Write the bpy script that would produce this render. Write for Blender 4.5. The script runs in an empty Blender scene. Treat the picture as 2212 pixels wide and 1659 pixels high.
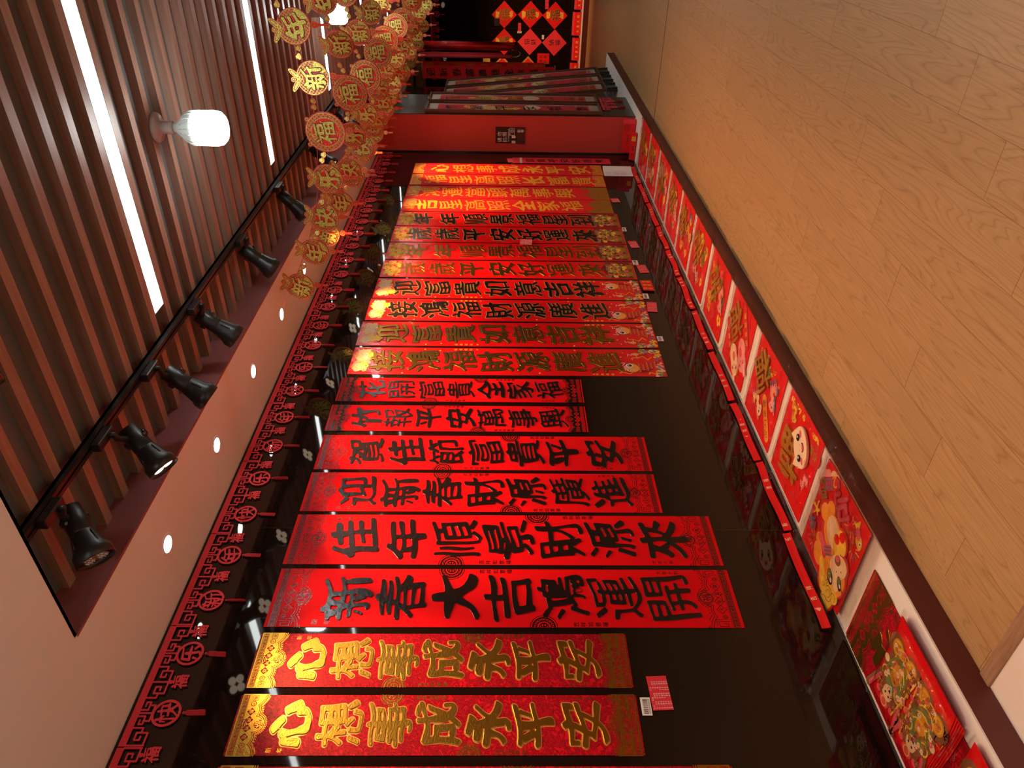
import bpy, bmesh, math, random
import numpy as np
from mathutils import Vector, Matrix, Euler
from mathutils.geometry import tessellate_polygon

random.seed(7)
R = math.radians
SC = bpy.context.scene
COL = SC.collection

# ------------------------------------------------------------------ camera
F_PX, YAW, PITCH, ROLL = 1587.437, 0.613557, -0.016834, 0.007895
fw = Vector((-math.sin(YAW) * math.cos(PITCH), math.cos(YAW) * math.cos(PITCH), math.sin(PITCH)))
rt = Vector((math.cos(YAW), math.sin(YAW), 0))
up = rt.cross(fw)
rt, up = (math.cos(ROLL) * rt + math.sin(ROLL) * up), (math.cos(ROLL) * up - math.sin(ROLL) * rt)
cd = bpy.data.cameras.new('camera')
cam = bpy.data.objects.new('camera', cd)
COL.objects.link(cam)
# the phone was held turned a quarter: the picture's right is the world's down
cx, cy, cz = -up, rt, -fw
m = Matrix((cx, cy, cz)).transposed().to_4x4()
m.translation = (0, 0, 1.5)
cam.matrix_world = m
cd.sensor_fit = 'HORIZONTAL'
cd.sensor_width = 36.0
cd.lens = F_PX / 2212 * 36.0
cd.clip_start = 0.05
cd.clip_end = 60
SC.camera = cam

# ------------------------------------------------------------------ world, view, light levels
w = bpy.data.worlds.new('world')
SC.world = w
w.use_nodes = True
w.node_tree.nodes['Background'].inputs[0].default_value = (1.0, 0.72, 0.5, 1)
w.node_tree.nodes['Background'].inputs[1].default_value = 0.0
vs = SC.view_settings
vs.view_transform = 'Standard'
vs.look = 'None'
vs.gamma = 1.0
vs.use_curve_mapping = False
vs.exposure = 0.0
LED_STRENGTH = 15.0
BULB_STRENGTH = 40.0
DOWN_WATT = 46.0
SPOT_WATT = 125.0
FRONT_WATT = 55.0
WARM = (1.0, 0.50, 0.21)
COOL = (0.93, 1.0, 0.97)

# ------------------------------------------------------------------ object helpers
def link(o, parent=None):
    COL.objects.link(o)
    if parent is not None:
        o.parent = parent
    return o

def tag(o, label=None, cat=None, group=None, kind=None):
    if label: o['label'] = label
    if cat: o['category'] = cat
    if group: o['group'] = group
    if kind: o['kind'] = kind
    return o

def thing(name, label, cat, loc=(0, 0, 0), rot=(0, 0, 0), group=None):
    o = bpy.data.objects.new(name, None)
    o.empty_display_size = 0.05
    o.location = loc
    o.rotation_euler = rot
    link(o)
    return tag(o, label, cat, group)

def obj(name, me, parent=None, loc=(0, 0, 0), rot=(0, 0, 0), scale=(1, 1, 1)):
    o = bpy.data.objects.new(name, me)
    o.location = loc
    o.rotation_euler = rot
    o.scale = scale
    return link(o, parent)

def dup(root, loc=None, rot=None, label=None, group=None):
    r = root.copy(); COL.objects.link(r)
    if loc is not None: r.location = loc
    if rot is not None: r.rotation_euler = rot
    if label: r['label'] = label
    if group: r['group'] = group
    for ch in list(root.children):
        c = ch.copy(); COL.objects.link(c); c.parent = r
        for g in list(ch.children):
            d = g.copy(); COL.objects.link(d); d.parent = c
    return r

def mesh(name, V, Fc, mats, midx=None, smooth=False):
    me = bpy.data.meshes.new(name)
    me.from_pydata([tuple(v) for v in V], [], [tuple(f) for f in Fc])
    for m_ in (mats if isinstance(mats, (list, tuple)) else [mats]):
        me.materials.append(m_)
    if midx is not None:
        me.polygons.foreach_set('material_index', midx)
    if smooth:
        me.polygons.foreach_set('use_smooth', [True] * len(me.polygons))
    me.update()
    return me

class MB:
    """collects simple solids into one mesh"""
    def __init__(s): s.V, s.F, s.M = [], [], []
    def add(s, V, Fc, mi=0):
        b = len(s.V)
        s.V += [tuple(v) for v in V]
        s.F += [tuple(i + b for i in f) for f in Fc]
        s.M += [mi] * len(Fc)
        return s
    def box(s, x0, x1, y0, y1, z0, z1, mi=0):
        V = [(x0,y0,z0),(x1,y0,z0),(x1,y1,z0),(x0,y1,z0),(x0,y0,z1),(x1,y0,z1),(x1,y1,z1),(x0,y1,z1)]
        return s.add(V, [(0,3,2,1),(4,5,6,7),(0,1,5,4),(1,2,6,5),(2,3,7,6),(3,0,4,7)], mi)
    def lathe(s, prof, axis_o=(0,0,0), axis_d=(0,0,1), n=28, mi=0, cap=True):
        d = Vector(axis_d).normalized()
        q = d.to_track_quat('Z', 'Y')
        o = Vector(axis_o)
        V, Fc = [], []
        for r, h in prof:
            for k in range(n):
                a = 2 * math.pi * k / n
                V.append(o + q @ Vector((r * math.cos(a), r * math.sin(a), h)))
        for i in range(len(prof) - 1):
            for k in range(n):
                k2 = (k + 1) % n
                Fc.append((i*n+k, i*n+k2, (i+1)*n+k2, (i+1)*n+k))
        if cap:
            Fc.append(tuple(range(n-1, -1, -1)))
            e = (len(prof)-1)*n
            Fc.append(tuple(range(e, e+n)))
        return s.add(V, Fc, mi)
    def tube(s, pts, r, n=8, mi=0):
        P = [Vector(p) for p in pts]
        V, Fc = [], []
        for i, p in enumerate(P):
            t = (P[min(i+1, len(P)-1)] - P[max(i-1, 0)]).normalized()
            q = t.to_track_quat('Z', 'Y')
            for k in range(n):
                a = 2*math.pi*k/n
                V.append(p + q @ Vector((r*math.cos(a), r*math.sin(a), 0)))
        for i in range(len(P)-1):
            for k in range(n):
                k2 = (k+1) % n
                Fc.append((i*n+k, i*n+k2, (i+1)*n+k2, (i+1)*n+k))
        Fc.append(tuple(range(n-1,-1,-1)))
        e = (len(P)-1)*n
        Fc.append(tuple(range(e, e+n)))
        return s.add(V, Fc, mi)
    def me(s, name, mats, smooth=False):
        return mesh(name, s.V, s.F, mats, s.M, smooth)

def boxme(name, x0, x1, y0, y1, z0, z1, m_, bev=0.0):
    me = MB().box(x0, x1, y0, y1, z0, z1).me(name, m_)
    if bev:
        bm = bmesh.new(); bm.from_mesh(me)
        bmesh.ops.bevel(bm, geom=bm.edges[:], offset=bev, segments=2, affect='EDGES', profile=0.5)
        bm.to_mesh(me); bm.free()
    return me

# ------------------------------------------------------------------ materials
def mat(name, col, rough=0.5, metal=0.0, spec=0.5, coat=0.0, coat_r=0.05, emit=None, est=0.0):
    m_ = bpy.data.materials.new(name); m_.use_nodes = True
    b = m_.node_tree.nodes['Principled BSDF']
    b.inputs['Base Color'].default_value = (*col, 1)
    b.inputs['Roughness'].default_value = rough
    b.inputs['Metallic'].default_value = metal
    b.inputs['Specular IOR Level'].default_value = spec
    b.inputs['Coat Weight'].default_value = coat
    b.inputs['Coat Roughness'].default_value = coat_r
    if emit:
        b.inputs['Emission Color'].default_value = (*emit, 1)
        b.inputs['Emission Strength'].default_value = est
    return m_

def nodes(m_):
    nt = m_.node_tree
    return nt, nt.nodes['Principled BSDF'], nt.nodes.new, nt.links.new

def coords(nt, scale=(1, 1, 1), rot=(0, 0, 0)):
    tc = nt.nodes.new('ShaderNodeTexCoord')
    mp = nt.nodes.new('ShaderNodeMapping')
    mp.inputs['Scale'].default_value = scale
    mp.inputs['Rotation'].default_value = rot
    nt.links.new(tc.outputs['Object'], mp.inputs['Vector'])
    return mp.outputs['Vector']

def noise(nt, vec, scale, detail=3, rough=0.5, dist=0.0):
    n = nt.nodes.new('ShaderNodeTexNoise')
    n.inputs['Scale'].default_value = scale
    n.inputs['Detail'].default_value = detail
    n.inputs['Roughness'].default_value = rough
    n.inputs['Distortion'].default_value = dist
    nt.links.new(vec, n.inputs['Vector'])
    return n.outputs['Fac']

def ramp(nt, fac, stops):
    r = nt.nodes.new('ShaderNodeValToRGB')
    e = r.color_ramp.elements
    while len(e) < len(stops): e.new(0.5)
    for el, (p, c) in zip(e, stops):
        el.position = p
        el.color = (*c, 1)
    nt.links.new(fac, r.inputs['Fac'])
    return r.outputs['Color']

def bump(m_, scale, strength, dist=0.01, detail=3, vscale=(1, 1, 1), rough=0.5):
    nt, b, new, lk = nodes(m_)
    v = coords(nt, vscale)
    f = noise(nt, v, scale, detail, rough)
    bp = new('ShaderNodeBump')
    bp.inputs['Strength'].default_value = strength
    bp.inputs['Distance'].default_value = dist
    lk(f, bp.inputs['Height'])
    lk(bp.outputs['Normal'], b.inputs['Normal'])
    return m_

def vary(m_, scale, c0, c1, p0=0.35, p1=0.65, detail=4, vscale=(1, 1, 1), dist=0.0):
    nt, b, new, lk = nodes(m_)
    f = noise(nt, coords(nt, vscale), scale, detail, 0.5, dist)
    lk(ramp(nt, f, [(p0, c0), (p1, c1)]), b.inputs['Base Color'])
    return m_

M = {}
M['paper'] = bump(mat('red_matte_paper', (0.76, 0.003, 0.007), 0.5, spec=0.12), 900, 0.12, 0.0006, 2)
M['paper_flock'] = mat('red_velvet_paper', (0.78, 0.010, 0.008), 0.6, spec=0.35)
M['paper_gloss'] = bump(mat('red_glossy_paper', (0.74, 0.008, 0.010), 0.16, spec=0.6), 22, 0.5, 0.012, 3, (1, 0.35, 1))
M['paper_pale'] = mat('rose_red_paper', (0.80, 0.03, 0.05), 0.5)
M['foil_black'] = bump(mat('black_embossed_foil', (0.012, 0.006, 0.005), 0.22, spec=0.6), 60, 0.25, 0.004, 3)
M['ink'] = mat('black_ink', (0.010, 0.004, 0.004), 0.5)
M['gold_foil'] = bump(mat('gold_foil', (0.60, 0.31, 0.036), 0.30, metal=1.0), 160, 0.5, 0.002, 4)
M['gold_edge'] = mat('gold_edge', (0.85, 0.45, 0.10), 0.4, metal=0.6)
M['gold_flock'] = bump(mat('gold_flocking', (0.78, 0.33, 0.015), 0.7, spec=0.3), 700, 0.4, 0.001)
M['gold_dark'] = mat('dark_gold_print', (0.50, 0.28, 0.03), 0.4, metal=0.6)
M['gold_print'] = mat('orange_gold_print', (0.83, 0.36, 0.03), 0.45, metal=0.3)
M['felt'] = bump(mat('red_felt', (0.74, 0.055, 0.070), 0.85, spec=0.2), 500, 0.3, 0.001)
M['felt_dark'] = mat('dark_red_print', (0.20, 0.004, 0.006), 0.6)
M['tassel'] = bump(mat('red_thread', (0.62, 0.02, 0.03), 0.6), 300, 0.5, 0.002, 2, (8, 1, 1))
M['card'] = mat('red_card', (0.74, 0.010, 0.010), 0.42, spec=0.35)
M['foam_red'] = mat('red_foam_board', (0.62, 0.02, 0.02), 0.5)
M['cream'] = mat('cream_print', (0.85, 0.60, 0.36), 0.5)
M['pink'] = mat('pink_print', (0.85, 0.33, 0.30), 0.5)
M['pinkd'] = mat('deep_pink_print', (0.72, 0.10, 0.14), 0.5)
M['orange'] = mat('orange_print', (0.85, 0.34, 0.04), 0.45)
M['yellow'] = mat('yellow_print', (0.85, 0.56, 0.05), 0.45)
M['blue'] = mat('slate_blue_print', (0.14, 0.16, 0.28), 0.5)
M['green'] = mat('olive_green_print', (0.16, 0.22, 0.05), 0.5)
M['white'] = mat('white_paper', (0.82, 0.78, 0.72), 0.6)
M['brown'] = mat('brown_print', (0.25, 0.09, 0.03), 0.5)
M['plate_black'] = mat('black_plate', (0.012, 0.008, 0.008), 0.35)
M['lamp_black'] = bump(mat('black_powder_coat', (0.016, 0.015, 0.014), 0.36, spec=0.5), 800, 0.08, 0.001)
M['gloss_black'] = mat('polished_black_metal', (0.02, 0.018, 0.016), 0.15, spec=0.7)
M['grey_plastic'] = mat('pale_grey_plastic', (0.55, 0.60, 0.58), 0.4)
M['mauve_plastic'] = mat('off_white_plastic', (0.42, 0.36, 0.33), 0.45)
M['led'] = mat('led_diffuser', (0.9, 0.9, 0.9), 0.5, emit=COOL, est=LED_STRENGTH)
M['bulb'] = mat('bulb_diffuser', (0.9, 0.9, 0.9), 0.5, emit=COOL, est=BULB_STRENGTH)
M['down_lens'] = mat('downlight_lens', (0.9, 0.9, 0.9), 0.5, emit=(1.0, 0.93, 0.78), est=30)
M['spot_lens'] = mat('spot_lens_lit', (0.9, 0.9, 0.9), 0.5, emit=(1.0, 0.82, 0.58), est=2.6)
M['spot_off'] = mat('spot_lens_dark', (0.35, 0.32, 0.28), 0.15, spec=0.8)
M['spot_ring'] = mat('bronze_reflector', (0.55, 0.25, 0.09), 0.3, metal=0.8)
M['soffit'] = bump(mat('white_ceiling_paint', (0.86, 0.88, 0.88), 0.7), 180, 0.05, 0.001)
M['fascia'] = mat('maroon_paint', (0.30, 0.095, 0.095), 0.45)
M['backing'] = mat('dark_ceiling_board', (0.110, 0.118, 0.120), 0.55)
M['slat'] = vary(mat('stained_wood_slat', (0.3, 0.12, 0.06), 0.45), 9, (0.28, 0.150, 0.110), (0.36, 0.21, 0.155), vscale=(0.4, 6, 6))
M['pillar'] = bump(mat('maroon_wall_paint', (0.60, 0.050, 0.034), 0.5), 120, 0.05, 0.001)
M['plinth_face'] = mat('maroon_laminate', (0.11, 0.016, 0.011), 0.42)
M['plinth_top'] = vary(mat('white_laminate', (0.8, 0.7, 0.6), 0.4), 6, (0.78, 0.70, 0.62), (0.82, 0.75, 0.67))
M['tile'] = vary(mat('cream_floor_tile', (0.8, 0.7, 0.6), 0.3), 4, (0.80, 0.66, 0.55), (0.84, 0.71, 0.60))
M['frame_wood'] = mat('brown_picture_frame', (0.13, 0.045, 0.025), 0.4)
M['mount'] = mat('beige_mount_card', (0.62, 0.46, 0.36), 0.6)
M['wall_red'] = mat('dull_red_wall', (0.20, 0.05, 0.04), 0.6)

# dark polished wall tiles with hairline joints
def wall_mat(name, rot):
    m_ = mat(name, (0.010, 0.005, 0.004), 0.035, spec=0.5)
    nt, b, new, lk = nodes(m_)
    tc = new('ShaderNodeTexCoord'); mp = new('ShaderNodeMapping')
    mp.inputs['Rotation'].default_value = rot
    lk(tc.outputs['Object'], mp.inputs['Vector'])
    br = new('ShaderNodeTexBrick')
    br.offset = 0.0
    br.inputs['Scale'].default_value = 1.0
    br.inputs['Brick Width'].default_value = 1.2
    br.inputs['Row Height'].default_value = 2.4
    br.inputs['Mortar Size'].default_value = 0.0012
    br.inputs['Mortar Smooth'].default_value = 0.0
    br.inputs['Color1'].default_value = (0.010, 0.0048, 0.0035, 1)
    br.inputs['Color2'].default_value = (0.011, 0.0052, 0.0037, 1)
    br.inputs['Mortar'].default_value = (0.05, 0.025, 0.02, 1)
    lk(mp.outputs['Vector'], br.inputs['Vector'])
    lk(br.outputs['Color'], b.inputs['Base Color'])
    return m_
M['wall_black'] = wall_mat('black_polished_wall_tile', (0, 0, 0))

# clear wrinkled bag film
def film():
    m_ = bpy.data.materials.new('clear_bag_film'); m_.use_nodes = True
    nt = m_.node_tree; nt.nodes.clear(); new, lk = nt.nodes.new, nt.links.new
    out = new('ShaderNodeOutputMaterial'); mix = new('ShaderNodeMixShader')
    tr = new('ShaderNodeBsdfTransparent'); gl = new('ShaderNodeBsdfGlossy')
    tr.inputs['Color'].default_value = (0.97, 0.97, 0.97, 1)
    gl.inputs['Roughness'].default_value = 0.07
    fr = new('ShaderNodeFresnel'); fr.inputs['IOR'].default_value = 1.40
    v = coords(nt)
    f = noise(nt, v, 15, 2, 0.5, 0.8)
    bp = new('ShaderNodeBump'); bp.inputs['Strength'].default_value = 0.45; bp.inputs['Distance'].default_value = 0.012
    lk(f, bp.inputs['Height'])
    lk(bp.outputs['Normal'], gl.inputs['Normal']); lk(bp.outputs['Normal'], fr.inputs['Normal'])
    lk(fr.outputs[0], mix.inputs[0]); lk(tr.outputs[0], mix.inputs[1]); lk(gl.outputs[0], mix.inputs[2])
    lk(mix.outputs[0], out.inputs[0])
    return m_
M['film'] = film()
M['glass'] = film(); M['glass'].name = 'picture_glazing'
for n_ in M['glass'].node_tree.nodes:
    if n_.type == 'BUMP': n_.inputs['Strength'].default_value = 0.0
    if n_.type == 'BSDF_GLOSSY': n_.inputs['Roughness'].default_value = 0.02
    if n_.type == 'FRESNEL': n_.inputs['IOR'].default_value = 1.12

# sparkling glitter gold
def glitter(name, dark, light, scale):
    m_ = mat(name, light, 0.38, metal=0.55)
    nt, b, new, lk = nodes(m_)
    vo = new('ShaderNodeTexVoronoi'); vo.inputs['Scale'].default_value = scale
    lk(coords(nt), vo.inputs['Vector'])
    lk(ramp(nt, vo.outputs['Color'], [(0.25, dark), (0.8, light)]), b.inputs['Base Color'])
    bp = new('ShaderNodeBump'); bp.inputs['Strength'].default_value = 0.5; bp.inputs['Distance'].default_value = 0.002
    lk(vo.outputs['Color'], bp.inputs['Height']); lk(bp.outputs['Normal'], b.inputs['Normal'])
    return m_
M['glit'] = glitter('pale_gold_glitter', (0.32, 0.24, 0.03), (0.86, 0.74, 0.16), 420)
M['glit_l'] = glitter('muted_gold_glitter', (0.30, 0.17, 0.03), (0.62, 0.40, 0.09), 420)
M['glit_o'] = glitter('orange_gold_glitter', (0.42, 0.20, 0.02), (0.78, 0.46, 0.07), 420)
M['glit_p'] = glitter('pink_glitter', (0.60, 0.08, 0.16), (0.80, 0.22, 0.30), 420)

# brocade: dark dragons-and-clouds figuring printed in the red
def brocade():
    m_ = mat('red_gold_brocade_paper', (0.7, 0.01, 0.02), 0.42, spec=0.15)
    nt, b, new, lk = nodes(m_)
    f = noise(nt, coords(nt, (1, 1, 1)), 26, 6, 0.62, 1.6)
    r = ramp(nt, f, [(0.40, (0.60, 0.005, 0.016)), (0.45, (0.12, 0.003, 0.006)), (0.50, (0.52, 0.005, 0.016)), (0.545, (0.11, 0.003, 0.006)), (0.60, (0.60, 0.005, 0.016))])
    lk(r, b.inputs['Base Color'])
    return m_
M['brocade'] = brocade()

# floor planks running along Y
PLANK_W, PLANK_L = 0.183, 1.168
def wood():
    m_ = mat('oak_floor_planks', (0.4, 0.2, 0.1), 0.38, spec=0.4)
    nt, b, new, lk = nodes(m_)
    tc = new('ShaderNodeTexCoord'); sx = new('ShaderNodeSeparateXYZ'); lk(tc.outputs['Object'], sx.inputs[0])
    def mt(op, a, c=None, d=None):
        n_ = new('ShaderNodeMath'); n_.operation = op
        for i, v_ in enumerate((a, c, d)):
            if v_ is None: continue
            if isinstance(v_, (int, float)): n_.inputs[i].default_value = v_
            else: lk(v_, n_.inputs[i])
        return n_.outputs[0]
    u = mt('DIVIDE', mt('ADD', sx.outputs[0], 0.643), PLANK_W)
    row = mt('FLOOR', u)
    v = mt('DIVIDE', mt('SUBTRACT', mt('SUBTRACT', sx.outputs[1], 3.64), mt('MULTIPLY', row, 0.287)), PLANK_L)
    pid = mt('FLOOR', v)
    edge = mt('MAXIMUM', mt('LESS_THAN', mt('FRACT', u), 0.012), mt('LESS_THAN', mt('FRACT', v), 0.0026))
    cmb = new('ShaderNodeCombineXYZ'); lk(row, cmb.inputs[0]); lk(pid, cmb.inputs[1])
    wn = new('ShaderNodeTexWhiteNoise'); lk(cmb.outputs[0], wn.inputs['Vector'])
    sc = new('ShaderNodeVectorMath'); sc.operation = 'SCALE'; sc.inputs['Scale'].default_value = 40.0
    lk(wn.outputs['Color'], sc.inputs[0])
    mp2 = new('ShaderNodeMapping'); mp2.inputs['Scale'].default_value = (7.0, 0.62, 1)
    lk(tc.outputs['Object'], mp2.inputs['Vector'])
    va = new('ShaderNodeVectorMath'); va.operation = 'ADD'
    lk(mp2.outputs['Vector'], va.inputs[0]); lk(sc.outputs[0], va.inputs[1])
    n1 = noise(nt, va.outputs[0], 1.0, 2, 0.4, 0.2)
    # contour lines of a smooth field make the cathedral grain
    fr = mt('FRACT', mt('MULTIPLY', n1, 30.0))
    grain = ramp(nt, fr, [(0.0, (0.36, 0.195, 0.075)), (0.14, (0.47, 0.270, 0.112)), (0.75, (0.50, 0.295, 0.126)), (1.0, (0.43, 0.245, 0.098))])
    mp3 = new('ShaderNodeMapping'); mp3.inputs['Scale'].default_value = (170, 4, 1); lk(tc.outputs['Object'], mp3.inputs['Vector'])
    n2 = noise(nt, mp3.outputs['Vector'], 1.0, 3, 0.6)
    mx = new('ShaderNodeMixRGB'); mx.blend_type = 'MULTIPLY'; mx.inputs[0].default_value = 0.5
    lk(grain, mx.inputs[1]); lk(ramp(nt, n2, [(0.3, (0.74, 0.70, 0.66)), (0.7, (1, 1, 1))]), mx.inputs[2])
    tn = new('ShaderNodeMixRGB'); tn.blend_type = 'MULTIPLY'; tn.inputs[0].default_value = 1.0
    lk(mx.outputs[0], tn.inputs[1]); lk(ramp(nt, wn.outputs['Value'], [(0, (0.93, 0.92, 0.90)), (1, (1, 1, 1))]), tn.inputs[2])
    md = new('ShaderNodeMixRGB'); md.blend_type = 'MULTIPLY'
    lk(edge, md.inputs[0]); lk(tn.outputs[0], md.inputs[1]); md.inputs[2].default_value = (0.55, 0.48, 0.42, 1)
    lk(md.outputs[0], b.inputs['Base Color'])
    bp = new('ShaderNodeBump'); bp.inputs['Strength'].default_value = 0.10; bp.inputs['Distance'].default_value = 0.002
    lk(fr, bp.inputs['Height']); lk(bp.outputs['Normal'], b.inputs['Normal'])
    return m_
M['wood'] = wood()
M['strip_wood'] = vary(mat('wood_threshold_strip', (0.3, 0.17, 0.09), 0.4), 8, (0.27, 0.14, 0.07), (0.40, 0.22, 0.12), vscale=(1, 12, 12))

# ------------------------------------------------------------------ drawn shapes: fields -> outlines -> meshes
_fc = bpy.data.curves.new('glyph_source', 'FONT')
_fo = bpy.data.objects.new('glyph_source', _fc)
COL.objects.link(_fo)
_gl = {}

def glyph_edges(ch):
    if ch in _gl: return _gl[ch]
    _fc.body = ch
    _fc.size = 1.0
    dg = bpy.context.evaluated_depsgraph_get()
    dg.update()
    ob = _fo.evaluated_get(dg)
    cu = ob.to_curve(dg)
    E = []
    for sp in cu.splines:
        P = []
        bps = sp.bezier_points
        n = len(bps)
        if n < 2: continue
        for i in range(n):
            a, b = bps[i], bps[(i+1) % n]
            p0, p1, p2, p3 = a.co, a.handle_right, b.handle_left, b.co
            st = 1 if ((p1-p0).cross(p3-p0).length < 1e-5 and (p2-p0).cross(p3-p0).length < 1e-5) else 6
            for k in range(st):
                t = k/st
                q = (1-t)**3*p0 + 3*(1-t)**2*t*p1 + 3*(1-t)*t*t*p2 + t**3*p3
                P.append((q[0], q[1]))
        P = np.array(P)
        E.append(np.concatenate([P, np.roll(P, -1, 0)], 1))
    ob.to_curve_clear()
    E = np.concatenate(E) if E else np.zeros((0, 4))
    _gl[ch] = E
    return E

def glyph_mask(ch, n=96, pad=0.14):
    """anti-aliased mask of a character; ink centred in the square, row 0 at the bottom"""
    E = glyph_edges(ch)
    x0, x1 = E[:, 0].min(), E[:, 0].max()
    y0, y1 = E[:, 1].min(), E[:, 1].max()
    sx, sy = 1/max(x1-x0, 0.45*(y1-y0)), 1/max(y1-y0, 0.35*(x1-x0))
    E = E.copy()
    E[:, [0, 2]] = (E[:, [0, 2]] - (x0+x1)/2)*sx + 0.5
    E[:, [1, 3]] = (E[:, [1, 3]] - (y0+y1)/2)*sy + 0.5
    N = n*2
    t = (np.arange(N)+0.5)/N*(1+2*pad) - pad
    out = np.zeros((N, N), bool)
    for ax, ay, bx, by in E:
        if ay == by: continue
        lo, hi = (ay, by) if ay < by else (by, ay)
        r = np.nonzero((t >= lo) & (t < hi))[0]
        if len(r) == 0: continue
        xc = ax + (t[r]-ay)/(by-ay)*(bx-ax)
        out[r] ^= t[None, :] < xc[:, None]
    return out.reshape(n, 2, n, 2).mean((1, 3))

def blur(a, k=1, it=2):
    for _ in range(it):
        p = np.pad(a, k, mode='edge')
        c = np.cumsum(np.pad(p, ((1, 0), (0, 0))), 0); p = (c[2*k+1:] - c[:-2*k-1])/(2*k+1)
        c = np.cumsum(np.pad(p, ((0, 0), (1, 0))), 1); a = (c[:, 2*k+1:] - c[:, :-2*k-1])/(2*k+1)
    return a

def shift(a, dx, dy):
    return np.roll(np.roll(a, dy, 0), dx, 1)

def sample(a, X, Y):
    n, m_ = a.shape
    X = np.clip(X, 0, m_-1.001); Y = np.clip(Y, 0, n-1.001)
    i, j = X.astype(int), Y.astype(int)
    fx, fy = X-i, Y-j
    return (a[j, i]*(1-fx)+a[j, i+1]*fx)*(1-fy) + (a[j+1, i]*(1-fx)+a[j+1, i+1]*fx)*fy

_bf = {}
def brush(ch, target=0.40, seed=0, n=112, maxk=5):
    """brush-written look: nib dilation, slanted and warped, ends rounded; returns a field, ink where > 0.5"""
    key = (ch, target, seed, n, maxk)
    if key in _bf: return _bf[key]
    g = glyph_mask(ch, n)
    rng = random.Random(str(key))
    jj, ii = np.mgrid[0:n, 0:n].astype(float)
    u, v = ii/n - 0.5, jj/n - 0.5
    ph = [rng.uniform(0, 6.28) for _ in range(6)]
    am = 0.016*n
    wx = ii + am*np.sin(7.1*v+ph[0]) + 0.5*am*np.sin(15*u+11*v+ph[1]) + 0.07*n*v
    wy = jj + am*np.sin(8.3*u+ph[2]) + 0.5*am*np.sin(13*v-9*u+ph[3]) - 0.13*n*u + 0.05*n*np.cos(3.2*u)
    g = sample(g, wx, wy)
    def dil(g_, rx):
        ry = rx*0.55
        d = g_.copy()
        R_ = int(math.ceil(rx))
        for dx in range(-R_, R_+1):
            for dy in range(-R_, R_+1):
                p = dx*0.82 + dy*0.57; q = -dx*0.57 + dy*0.82      # nib tilted 35 degrees
                if (p/rx)**2 + (q/ry)**2 <= 1.0:
                    d = np.maximum(d, shift(g_, dx, dy))
        return d
    # pressure varies over the character: thin and heavy strokes
    pr = 0.5 + 0.30*np.sin(6.3*u+5*v+ph[4]) + 0.30*np.sin(9*v-7*u+ph[5])
    pr = np.clip(pr, 0, 1)
    rx = 1.2
    while True:
        thinner, heavy = dil(g, max(rx*0.45, 0.6)), dil(g, rx*1.45)
        best = thinner*(1-pr) + heavy*pr
        if (best > 0.5).mean() > target*0.61 or rx >= maxk: break
        rx += 0.7
    f = blur(best, 1, 3)
    f[0] = f[-1] = 0; f[:, 0] = f[:, -1] = 0
    _bf[key] = f
    return f

def loops(f, lev=0.5, tol=0.12):
    """outlines of f > lev in grid coordinates (marching squares, then thinned)"""
    f = np.pad(f, 1)
    h, w_ = f.shape
    b = f > lev
    code = b[:-1, :-1]*1 + b[:-1, 1:]*2 + b[1:, 1:]*4 + b[1:, :-1]*8
    js, is_ = np.nonzero((code > 0) & (code < 15))
    T = {1: [(3, 0)], 2: [(0, 1)], 3: [(3, 1)], 4: [(1, 2)], 5: [(3, 2), (1, 0)], 6: [(0, 2)], 7: [(3, 2)],
         8: [(2, 3)], 9: [(2, 0)], 10: [(0, 3), (2, 1)], 11: [(2, 1)], 12: [(1, 3)], 13: [(1, 0)], 14: [(0, 3)]}
    nxt = {}
    def ek(j, i, e):
        return (j, i, 0) if e == 0 else (j, i+1, 1) if e == 1 else (j+1, i, 0) if e == 2 else (j, i, 1)
    for j, i in zip(js.tolist(), is_.tolist()):
        for a, c in T[int(code[j, i])]:
            nxt[ek(j, i, a)] = ek(j, i, c)
    def pt(k):
        j, i, d = k
        a = f[j, i]
        c = f[j, i+1] if d == 0 else f[j+1, i]
        t = (lev-a)/(c-a) if c != a else 0.5
        t = min(max(t, 0.02), 0.98)
        return (i+t-1, j-1.0) if d == 0 else (i-1.0, j+t-1)
    out = []
    while nxt:
        s = next(iter(nxt)); k = s; P = []
        while k in nxt:
            P.append(pt(k)); k = nxt.pop(k)
        if len(P) < 4: continue
        P = thin(P, tol)
        if len(P) >= 3: out.append(P)
    return out

def thin(P, tol):
    A = np.array(P)
    n = len(A)
    i0 = 0
    i1 = int(np.argmax(((A-A[0])**2).sum(1)))
    keep = {i0, i1}
    st = [(i0, i1), (i1, n)]
    while st:
        a, c = st.pop()
        if c-a < 2: continue
        p, q = A[a], A[c % n]
        d = q-p; L = math.hypot(*d)
        S = A[a+1:c]
        D = np.abs((S[:, 0]-p[0])*d[1]-(S[:, 1]-p[1])*d[0])/L if L > 1e-9 else np.hypot(*(S-p).T)
        m_ = int(np.argmax(D))
        if D[m_] > tol:
            keep.add(a+1+m_); st += [(a, a+1+m_), (a+1+m_, c)]
    return [tuple(A[i]) for i in sorted(keep)]

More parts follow.
